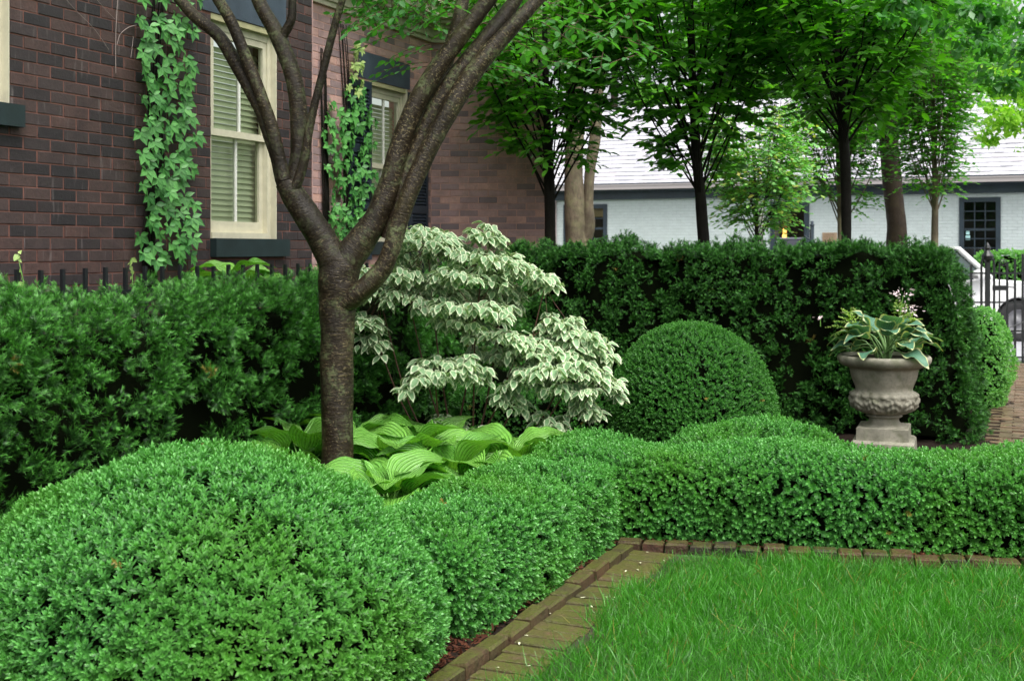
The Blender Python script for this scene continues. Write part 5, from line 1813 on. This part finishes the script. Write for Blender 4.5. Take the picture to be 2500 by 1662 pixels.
# ================================================================== VARIEGATED DOGWOOD
DY = 8.0
dog = thing('dogwood_shrub', (*at(1120, 0, DY).xy, 0), 'white and green variegated dogwood shrub in tiers behind the hostas', 'shrub')
r = np.random.default_rng(91)
tiers = [  # px, py, half width px, slope (dy per px), depth offset, clusters
    (1043, 572, 72, .10, .15, 20), (1100, 606, 60, .25, .1, 12), (1190, 570, 42, .15, .15, 10), (1180, 622, 95, .22, .0, 26), (1150, 665, 90, .05, -.1, 20), (1275, 650, 60, .45, .05, 12), (1330, 672, 26, .3, .0, 6),
    (960, 660, 72, .05, .1, 20), (1075, 700, 80, .1, .1, 12), (1010, 615, 50, .1, .2, 8), (925, 700, 70, -.05, .1, 18), (1000, 720, 60, .2, 0, 14), (890, 775, 46, .1, .0, 12), (905, 830, 30, .1, .0, 5),
    (1150, 745, 92, .10, -.25, 24), (1130, 785, 70, .25, -.15, 12), (1225, 700, 45, .1, .1, 8), (1200, 725, 60, .15, .1, 10),
    (1230, 815, 80, .25, -.15, 18), (1290, 850, 80, .1, -.1, 18), (1200, 860, 60, .1, .05, 10),
    (1085, 885, 70, -.05, -.4, 16), (1035, 918, 52, -.35, -.4, 12), (1150, 905, 46, .15, -.3, 8),
    (1370, 780, 46, .12, .0, 10), (1420, 812, 70, .3, .0, 16), (1370, 835, 60, .1, -.1, 12), (1460, 850, 36, .4, .0, 8),
    (1350, 890, 95, -.05, -.2, 26), (1440, 905, 60, .35, -.15, 16), (1280, 915, 50, -.3, -.2, 10), (1390, 940, 70, .2, -.2, 14), (1485, 920, 26, .8, -.1, 6),
    (1430, 985, 34, .3, -.15, 7), (1250, 970, 34, .2, -.2, 5), (1345, 1015, 40, .25, -.2, 5), (1075, 1020, 34, .1, -.2, 4), (1200, 1050, 26, .3, -.2, 4), (1125, 1040, 26, .3, -.2, 3)]
DLEAF = leaf_grid(1.0, .56, 4, 2, .72, .85, .22, .22, .06)
B, D, N, S = [], [], [], []
tips_ = []
for (cx_, cy_, hw, slp, dz, nc) in tiers:
    for k in range(int(nc * 3.0)):
        a = r.uniform(-1, 1); b = r.uniform(-1, 1)
        dep = b * hw * 1.1 / FP * DY * math.sqrt(max(0, 1 - a * a))
        px = cx_ + a * hw; py = cy_ + a * hw * slp + r.normal(0, 5) + (a * a) * 10 + b * -8 + r.normal(0, 7)
        c = np.array(at(px, py, DY + dz + dep))
        tips_.append(c)
        outw = np.array([a, b, 0.0])
        m = r.integers(4, 6)
        az0 = r.uniform(0, 6.28)
        for j in range(m):
            az = az0 + j * 2 * PI / m + r.normal(0, .25)
            dd = np.array([math.cos(az), math.sin(az), -.55 + r.normal(0, .25)]) + outw * .25
            B.append(c + norm(dd) * .008 + r.normal(0, .008, 3)); D.append(dd); N.append(np.array([math.cos(az) * .5, math.sin(az) * .5 - .15, 1.0]) + r.normal(0, .18, 3)); S.append(r.uniform(.062, .096))
B, D, N, S = map(np.array, (B, D, N, S))
sc_ = S / B[:, 1]
order = np.argsort(-sc_ + (B[:, 1] - DY) * .02)
big = order[:300]; rest = order[300:]
Rm = frames(D, N)
dm = []
for i in range(4):
    g_ = leaf_grid(1.0, .54 + .03 * i, 4, 2, .72, .85, .20 + .03 * i, .18 + .04 * i, .06)
    me = np_mesh('leaf', g_[0], g_[1], dict(luv=g_[2], rnd=np.full(len(g_[0]), i / 3), tip=g_[3]), True); me.materials.append(M_dog); dm.append(me)
for i in big:
    o = bpy.data.objects.new('leaf', dm[i % 4])
    link(o, dog, Vector(B[i])); o.rotation_euler = Matrix(Rm[i].tolist()).to_euler(); s_ = float(S[i]); o.scale = (s_, s_, s_)
V, F, A = spawn(DLEAF, Rm[rest], S[rest], B[rest])
obj('foliage', np_mesh('dogwood_foliage', V, F, A, True), M_dog, dog, kind='stuff')
# stems from the foot to the tiers
foot = np.array(at(1120, 0, DY)); foot[2] = 0
tb = []
mains = [(1043, 600, .1), (1180, 640, .0), (900, 780, .1), (925, 720, .1), (1160, 760, -.2), (1060, 900, -.35), (1270, 840, -.1), (1420, 830, 0), (1400, 930, -.15), (1230, 700, .1), (1000, 740, 0), (1330, 700, 0), (1430, 980, -.1)]
for i, (px, py, dz) in enumerate(mains):
    e = np.array(at(px, py, DY + dz)); s0_ = foot + np.array([r.uniform(-.09, .09), r.uniform(-.05, .05), 0])
    m_ = s0_ * .5 + e * .5 + np.array([(s0_[0] - e[0]) * -.10, 0, -.10 if abs(px - 1120) > 150 else 0])
    pp = smooth_path([s0_, s0_ * .8 + m_ * .2 + np.array([0, 0, .03]), m_, e], 5)
    V, F, Lv = tube_np(pp, np.linspace(.011, .004, len(pp)), 6, .03, i)
    obj('stem', np_mesh('stem', V, F, dict(luv=Lv), True), M_twig, dog)
    for c in tips_:
        if np.linalg.norm(c - e) < .26 and r.random() < .15:
            tb.append(tube_np(bent(e, c, (0, 0, -.01), 2), np.linspace(.003, .0015, 5), 4))
V, F, Lv = join_np(tb); obj('twigs', np_mesh('twigs', V, F, dict(luv=Lv)), M_twig, dog, kind='stuff')

# ================================================================== STONE URN
UY = 9.05
uc = at(2158, 0, UY)
ur = thing('stone_urn', (uc.x, uc.y, 0), 'weathered stone urn on a square plinth holding variegated hosta', 'urn')
K = .00312
prof = [(.30, .775), (.325, .800), (.342, .790), (.345, .770), (.338, .748), (.318, .728), (.290, .716), (.262, .706), (.252, .690), (.246, .660), (.236, .620), (.222, .585), (.212, .560), (.209, .540),
        (.214, .530), (.236, .520), (.248, .508), (.250, .494), (.243, .482), (.240, .470), (.240, .450), (.234, .428), (.220, .405), (.196, .383), (.165, .368), (.132, .360), (.128, .352), (.134, .346), (.134, .338), (.118, .332),
        (.110, .322), (.110, .308), (.120, .292), (.145, .278), (.165, .270), (.170, .264)]
pr = smooth_path(prof, 4)
nA = 160
V = []
for rr_, z in pr:
    for i in range(nA):
        th = 2 * PI * i / nA
        q = rr_
        if .362 < z < .485:      # acanthus leaves in relief
            t_ = (z - .362) / .123
            ph = (th * 10 / (2 * PI)) % 1 * 2 - 1
            wleaf = .92 * math.sin(PI * min(1, .18 + .75 * t_)) ** .6
            if abs(ph) < wleaf:
                q += .013 * (1 - (abs(ph) / wleaf) ** 3) + .006 * math.cos(ph * 14 + t_ * 5) + .005 * math.sin(t_ * 16 + abs(ph) * 6)
            else:
                q += .004 * math.cos(ph * 20)
        elif .485 <= z < .530:
            ph = (th * 10 / (2 * PI)) % 1 * 2 - 1
            q += .008 * math.cos(ph * PI * 2) * math.cos((z - .507) * 40) - .002
        V.append((q * math.cos(th), q * math.sin(th), z))
F = [(j * nA + i, (j + 1) * nA + i, (j + 1) * nA + (i + 1) % nA, j * nA + (i + 1) % nA) for j in range(len(pr) - 1) for i in range(nA)]
obj('bowl', np_mesh('bowl', V, F, smooth=True), M_stone, ur, loc=(uc.x, uc.y, 0))
mb = MB()
def slab(h0, h1, z0, z1, c):
    mb_ = MB()
    v = []
    for z, e in ((z0, 0), (z1 - c, 0), (z1, c)):
        hh = h0 + (h1 - h0) * ((z - z0) / (z1 - z0)) - e
        v += [(-hh, -hh, z), (hh, -hh, z), (hh, hh, z), (-hh, hh, z)]
    mb_.add(v, [(0, 1, 5, 4), (1, 2, 6, 5), (2, 3, 7, 6), (3, 0, 4, 7), (4, 5, 9, 8), (5, 6, 10, 9), (6, 7, 11, 10), (7, 4, 8, 11), (8, 9, 10, 11)])
    return mb_
slab(.188, .186, .172, .266, .006).obj('foot', M_stone, ur, loc=(uc.x, uc.y, 0), rz=-.37)
slab(.232, .225, .0, .171, .018).obj('plinth', M_stone, ur, loc=(uc.x, uc.y, 0), rz=-.37)
mb = MB(); mb.lathe([(.001, .74), (.302, .74)], 30, (uc.x, uc.y, 0)); mb.obj('soil', M_soil, ur)
# hosta in the urn
HV = [hosta_leaf(30 + i, .20, .185, fold=.08, curl=.42, wave=.10) for i in range(8)]
for m in HV: m.materials.append(M_hosta_v)
UB = Vector((uc.x, uc.y, .75))
ul_ = []
rr2 = random.Random(44)
for k in range(32):
    ring = (k + .5) / 32
    az = k * 2.399 + rr2.uniform(-.35, .35)
    rad = .06 + .20 * math.sqrt(ring)
    q = Vector((UB.x + math.cos(az) * rad, UB.y + math.sin(az) * rad, UB.z + .27 - .20 * ring ** 1.3 + rr2.uniform(-.03, .03)))
    ul_.append((q, az - PI / 2 + rr2.uniform(-.5, .5), math.radians(58 - 62 * ring + rr2.uniform(-12, 12)), rr2.uniform(-.25, .25), rr2.uniform(.75, 1.05)))
hosta('hosta', 'blue-green hosta with cream leaf edges planted in the stone urn', (UB.x, UB.y, UB.z), ul_, HV, flat('pale_stalk', (.14, .26, .08), .5), 9)


def fern(label, px, py, dirs, seed):
    r = np.random.default_rng(seed)
    b = at(px, py, UY + .1)
    t = thing('fern', b, label, 'plant')
    for az, el, ln in dirs:
        d = np.array([math.cos(az) * math.cos(el), math.sin(az) * math.cos(el), math.sin(el)])
        pp = smooth_path([np.array(b), np.array(b) + d * ln * .55 + np.array([0, 0, .03]), np.array(b) + d * ln + np.array([0, 0, -.03])], 6)
        side = norm(np.cross(d, [0, 0, 1.0]))
        Bq, Dq, Nq, Sq = [], [], [], []
        for i, p in enumerate(pp[2:]):
            f = 1 - i / len(pp)
            for sg in (-1, 1):
                for k in range(3):
                    Bq.append(p + side * sg * .018 * k * f); Dq.append(side * sg + d * .5 + r.normal(0, .3, 3)); Nq.append(np.array([0, 0, 1]) + r.normal(0, .3, 3)); Sq.append(.34 * f + .12)
        V, F, A = spawn(dia_leaf(.085, .04), frames(np.array(Dq), np.array(Nq)), np.array(Sq), np.array(Bq))
        obj('frond', np_mesh('frond', V, F, A), M_fern, t)


fern('yellow-green ferny plant at the left side of the urn', 2100, 830, [(2.6, .7, .26), (2.9, .45, .28), (3.2, .9, .26), (2.2, 1.0, .30), (3.4, .3, .22), (1.7, 1.1, .30), (2.9, 1.1, .3)], 1)
fern('yellow-green ferny plant behind the hosta at the right side of the urn', 2195, 820, [(.5, .9, .26), (.2, .7, .24), (.9, 1.1, .30), (1.3, 1.2, .32), (-.2, .9, .2)], 2)
fl = [(2205, 722, 'white-pink flower head highest above the urn'), (2222, 755, 'pink flower head at the right above the urn'), (2003, 778, 'tiny pink flower hanging before the yew left of the urn')]
for i, (px, py, lb) in enumerate(fl):
    q = at(px, py, UY + .12); t = thing('flower_head', (q.x, q.y, q.z), lb, 'flower'); r = np.random.default_rng(i)
    n = 34 if i < 2 else 8; s_ = .032 if i < 2 else .012
    Bq = np.array(q) + r.normal(0, 1, (n, 3)) * s_ * np.array([1.2, 1, .8])
    V, F, A = spawn(hex_leaf(.026, .014), frames(Bq - np.array(q) + r.normal(0, .01, (n, 3)), r.normal(0, 1, (n, 3))), np.ones(n), Bq)
    obj('petals', np_mesh('petals', V, F, A), M_pink, t)
    mb = MB(); mb.bar((q.x, q.y, q.z), (q.x - (.05 if i < 2 else 0), q.y, q.z - (.30 if i < 2 else .06)), .003, 5); mb.obj('stalk', M_stem_green, t)

# ================================================================== IRON GATE, CAR
GY = 16.9
gt = thing('iron_gate', (*at(2440, 0, GY).xy, 0), 'black iron gate with scrolled top and round-topped post across the brick walk', 'gate')
def gx(px): return (px - CX) / FP * GY
def gz(py): return EH + (HY - py) / FP * GY
def gobj(name, mb): return mb.obj(name, M_iron, gt)
for px, top in ((2371, 645), (2396, 645), (2427, 645), (2440, 640), (2459, 640), (2478, 632), (2497, 620), (2516, 612), (2535, 612), (2554, 620), (2573, 632)):
    mb = MB(); w = .013 if px != 2440 else .009
    mb.box(gx(px) - w, gx(px) + w, GY - w, GY + w, gz(886), gz(top)); gobj('bar', mb)
mb = MB(); mb.box(gx(2411) - .028, gx(2411) + .028, GY - .028, GY + .028, 0, gz(640)); gobj('post', mb)
mb = MB(); mb.lathe([(.03, 0), (.075, .04), (.085, .09), (.05, .14), (.03, .17), (.045, .20), (.03, .24), (.004, .28)], 12, (gx(2411), GY, gz(640))); gobj('finial', mb)
mb = MB()
for a in range(10):
    t0, t1 = PI * a / 10, PI * (a + 1) / 10; R_ = gx(2427) - gx(2411.5)
    mb.bar((gx(2411.5) + math.cos(t0) * R_, GY, gz(645) + math.sin(t0) * R_ * 1.4), (gx(2411.5) + math.cos(t1) * R_, GY, gz(645) + math.sin(t1) * R_ * 1.4), .015, 6)
gobj('arch', mb)
mb = MB(); pv = None
for a in range(26):
    t0 = a / 25; an = PI * 1.0 - t0 * PI * 3.2; R_ = .058 * (1 - .72 * t0); c_ = (gx(2449.5), gz(642))
    q = (c_[0] + math.cos(an) * R_, GY, c_[1] + math.sin(an) * R_)
    if pv: mb.bar(pv, q, .007, 5)
    pv = q
gobj('scroll', mb)
for py in (667, 738, 808, 872):
    mb = MB(); mb.box(gx(2365), gx(2575), GY - .01, GY + .01, gz(py) - .012, gz(py) + .012); gobj('rail', mb)
mb = MB(); mb.box(gx(2425), gx(2460), GY - .03, GY + .03, gz(709), gz(697)); lk = gobj('lock_box', mb)
mb = MB(); mb.bar((gx(2458), GY - .04, gz(700)), (gx(2470), GY - .07, gz(701)), .010, 6); mb.obj('handle', M_rim, lk)
mb = MB(); mb.bar((gx(2440), GY - .02, gz(808)), (gx(2500), GY - .02, gz(785)), .008, 5); gobj('brace', mb)

# white sport utility car, nose to the right
CY = 20.6
S_ = CY / FP
def cx(px): return (px - CX) * S_
def cz(py): return EH + (HY - py) * S_
Wc = 1.80
xf = cx(2495) + .95                                  # nose
wheel_f = cx(2488); wheel_r = wheel_f - 2.65
car = thing('parked_car', ((wheel_f + wheel_r) / 2, CY + Wc / 2, 0), 'white high-roofed car parked behind the iron gate', 'car')


def side_profile():
    pts = [(wheel_r - .80, .45), (wheel_r - .82, .95), (wheel_r - .70, 1.02), (cx(2428), 1.09), (xf - .35, 1.02), (xf - .05, .90), (xf, .70), (xf - .02, .40)]
    def arch(xc, Ra=.41):
        return [(xc + math.cos(a) * Ra, .36 + math.sin(a) * Ra) for a in [PI * i / 12 for i in range(13)]]
    low = [(xf - .05, .30)] + [(wheel_f + .42, .28)] + arch(wheel_f) + [(wheel_f - .42, .28), (wheel_r + .42, .28)] + arch(wheel_r) + [(wheel_r - .42, .28)]
    return pts + low


def prism(pts, y0, y1, tum=0.0):
    n = len(pts)
    v = [(x, y0, z) for x, z in pts] + [(x, y1, z) for x, z in pts]
    mb = MB(); mb.add(v, [tuple(range(n))[::-1], tuple(range(n, 2 * n))] + [(i, (i + 1) % n, n + (i + 1) % n, n + i) for i in range(n)])
    return mb


body = prism(side_profile(), CY, CY + Wc).obj('body', M_white_car, car)
bv = body.modifiers.new('bevel', 'BEVEL'); bv.width = .035; bv.segments = 3; bv.limit_method = 'ANGLE'; bv.angle_limit = math.radians(35)
# cabin: narrower at the top
rz_ = cz(608)
xw0, xw1 = cx(2426), cx(2352)      # foot and head of the windscreen
xr1, xr0 = wheel_r - .45, wheel_r - .75
def cabin(y0, y1, y0t, y1t, xa, xb, xc, xd, z0, z1):
    return [(xa, y0, z0), (xb, y0, z0), (xc, y0t, z1), (xd, y0t, z1), (xa, y1, z0), (xb, y1, z0), (xc, y1t, z1), (xd, y1t, z1)]
mb = MB(); mb.add(cabin(CY + .05, CY + Wc - .05, CY + .22, CY + Wc - .22, xr0, xw0 - .03, xw1, xr1, 1.08, rz_), [(0, 1, 2, 3), (5, 4, 7, 6), (3, 2, 6, 7), (1, 5, 6, 2), (4, 0, 3, 7)])
cb_ = mb.obj('cabin', flat('car_glass', (.02, .05, .045), .08), car)
mb = MB(); mb.box(xr1, xw1, CY + .20, CY + Wc - .20, rz_, rz_ + .045); ro = mb.obj('roof', M_white_car, car)
for (a, b, wv) in (((xw0, CY + .04, 1.08), (xw1 - .02, CY + .20, rz_ + .01), .05), ((xw0 - 1.15, CY + .04, 1.08), (xw1 - .95, CY + .20, rz_), .04), ((xr0, CY + .04, 1.08), (xr1, CY + .20, rz_), .06), ((xw0, CY + Wc - .04, 1.08), (xw1 - .02, CY + Wc - .20, rz_ + .01), .05)):
    mb = MB(); mb.bar(a, b, wv, 8); mb.obj('pillar', M_white_car, car, True)
mb = MB(); mb.add([(xw0 + .01, CY + .12, 1.10), (xw0 + .01, CY + Wc - .12, 1.10), (xw1 + .012, CY + Wc - .26, rz_), (xw1 + .012, CY + .26, rz_)], [(0, 1, 2, 3)]); mb.obj('windscreen', flat('windscreen_glass', (.12, .13, .15), .1), car)
mb = MB(); mb.lathe([(.02, -.13), (.10, -.10), (.115, -.02), (.105, .05), (.05, .08)], 12, (0, 0, 0))
me = mb.mesh('mirror', True); o = obj('mirror', me, M_white_car, car, loc=(cx(2388), CY - .13, cz(668))); o.scale = (1.3, .8, .95)
mb = MB(); mb.box(cx(2360), cx(2407), CY - .20, CY - .02, cz(679), cz(672)); mb.obj('mirror_arm', M_dark_trim, car)
mb = MB(); mb.box(wheel_r + .5, wheel_f - .5, CY - .012, CY + .01, .30, .40); mb.obj('side_trim', M_dark_trim, car)
mb = MB(); mb.box(cx(2300), cx(2318), CY - .03, CY, .92, .96); mb.obj('door_handle', M_dark_trim, car)
for xx in (cx(2415), cx(2415) - 1.05):
    mb = MB(); mb.box(xx - .004, xx + .004, CY - .003, CY + .01, .42, 1.05); mb.obj('door_seam', M_dark_trim, car)
for xx in (wheel_f, wheel_r):
    for yy in (CY + .03, CY + Wc - .25):
        wh = bpy.data.objects.new('wheel', None); link(wh, car, (xx, yy, .36)); 
        def ring(prof, name, m_):
            mb = MB(); n = 32; vs = []
            for rr, dy in prof:
                for i in range(n):
                    a = 2 * PI * i / n; vs.append((xx + rr * math.cos(a), yy + dy, .36 + rr * math.sin(a)))
            fs = [(j * n + i, j * n + (i + 1) % n, (j + 1) * n + (i + 1) % n, (j + 1) * n + i) for j in range(len(prof) - 1) for i in range(n)]
            mb.add(vs, fs); return mb.obj(name, m_, wh, True)
        ring([(.20, .012), (.28, -.005), (.345, .005), (.36, .03), (.36, .19), (.34, .22), (.20, .22)], 'tyre', M_tyre)
        rim = ring([(.215, .012), (.20, .01), (.185, .05), (.08, .06), (.06, .02), (.001, .018)], 'rim', M_rim)
mb = MB(); mb.box(wheel_r + .42, wheel_f - .42, CY + .1, CY + Wc - .1, .22, .36); mb.box(wheel_f - .45, wheel_f + .45, CY + .26, CY + Wc - .26, .25, .80); mb.obj('underbody', M_tyre, car)

# ================================================================== FALLEN PETALS ON THE PAVERS
pm_ = np_mesh('fallen_leaf', *leaf_grid(.028, .010, 3, 2, .7, .8, .3, .1)[:2]); pm_.materials.append(M_petal)
r = random.Random(77)
fall = [(1478, 1466), (1430, 1467), (1583, 1356), (1442, 1487), (1290, 1562), (1268, 1577), (1565, 1383), (1346, 1507), (1500, 1465), (1297, 1636), (1265, 1545), (1620, 1375), (1220, 1640), (1390, 1470), (1530, 1400), (1560, 1400)]
for i, (px, py) in enumerate(fall):
    q = gr(px, py); o = bpy.data.objects.new('fallen_leaf', pm_); link(o, None, (q.x, q.y, .018), r.uniform(0, 6.2)); s_ = r.uniform(.5, 1.1); o.scale = (s_, s_, s_)
    tag(o, 'tiny pale fallen leaf scrap lying on the mossy pavers', 'leaf scrap', 'pale leaf scraps on the paver path')
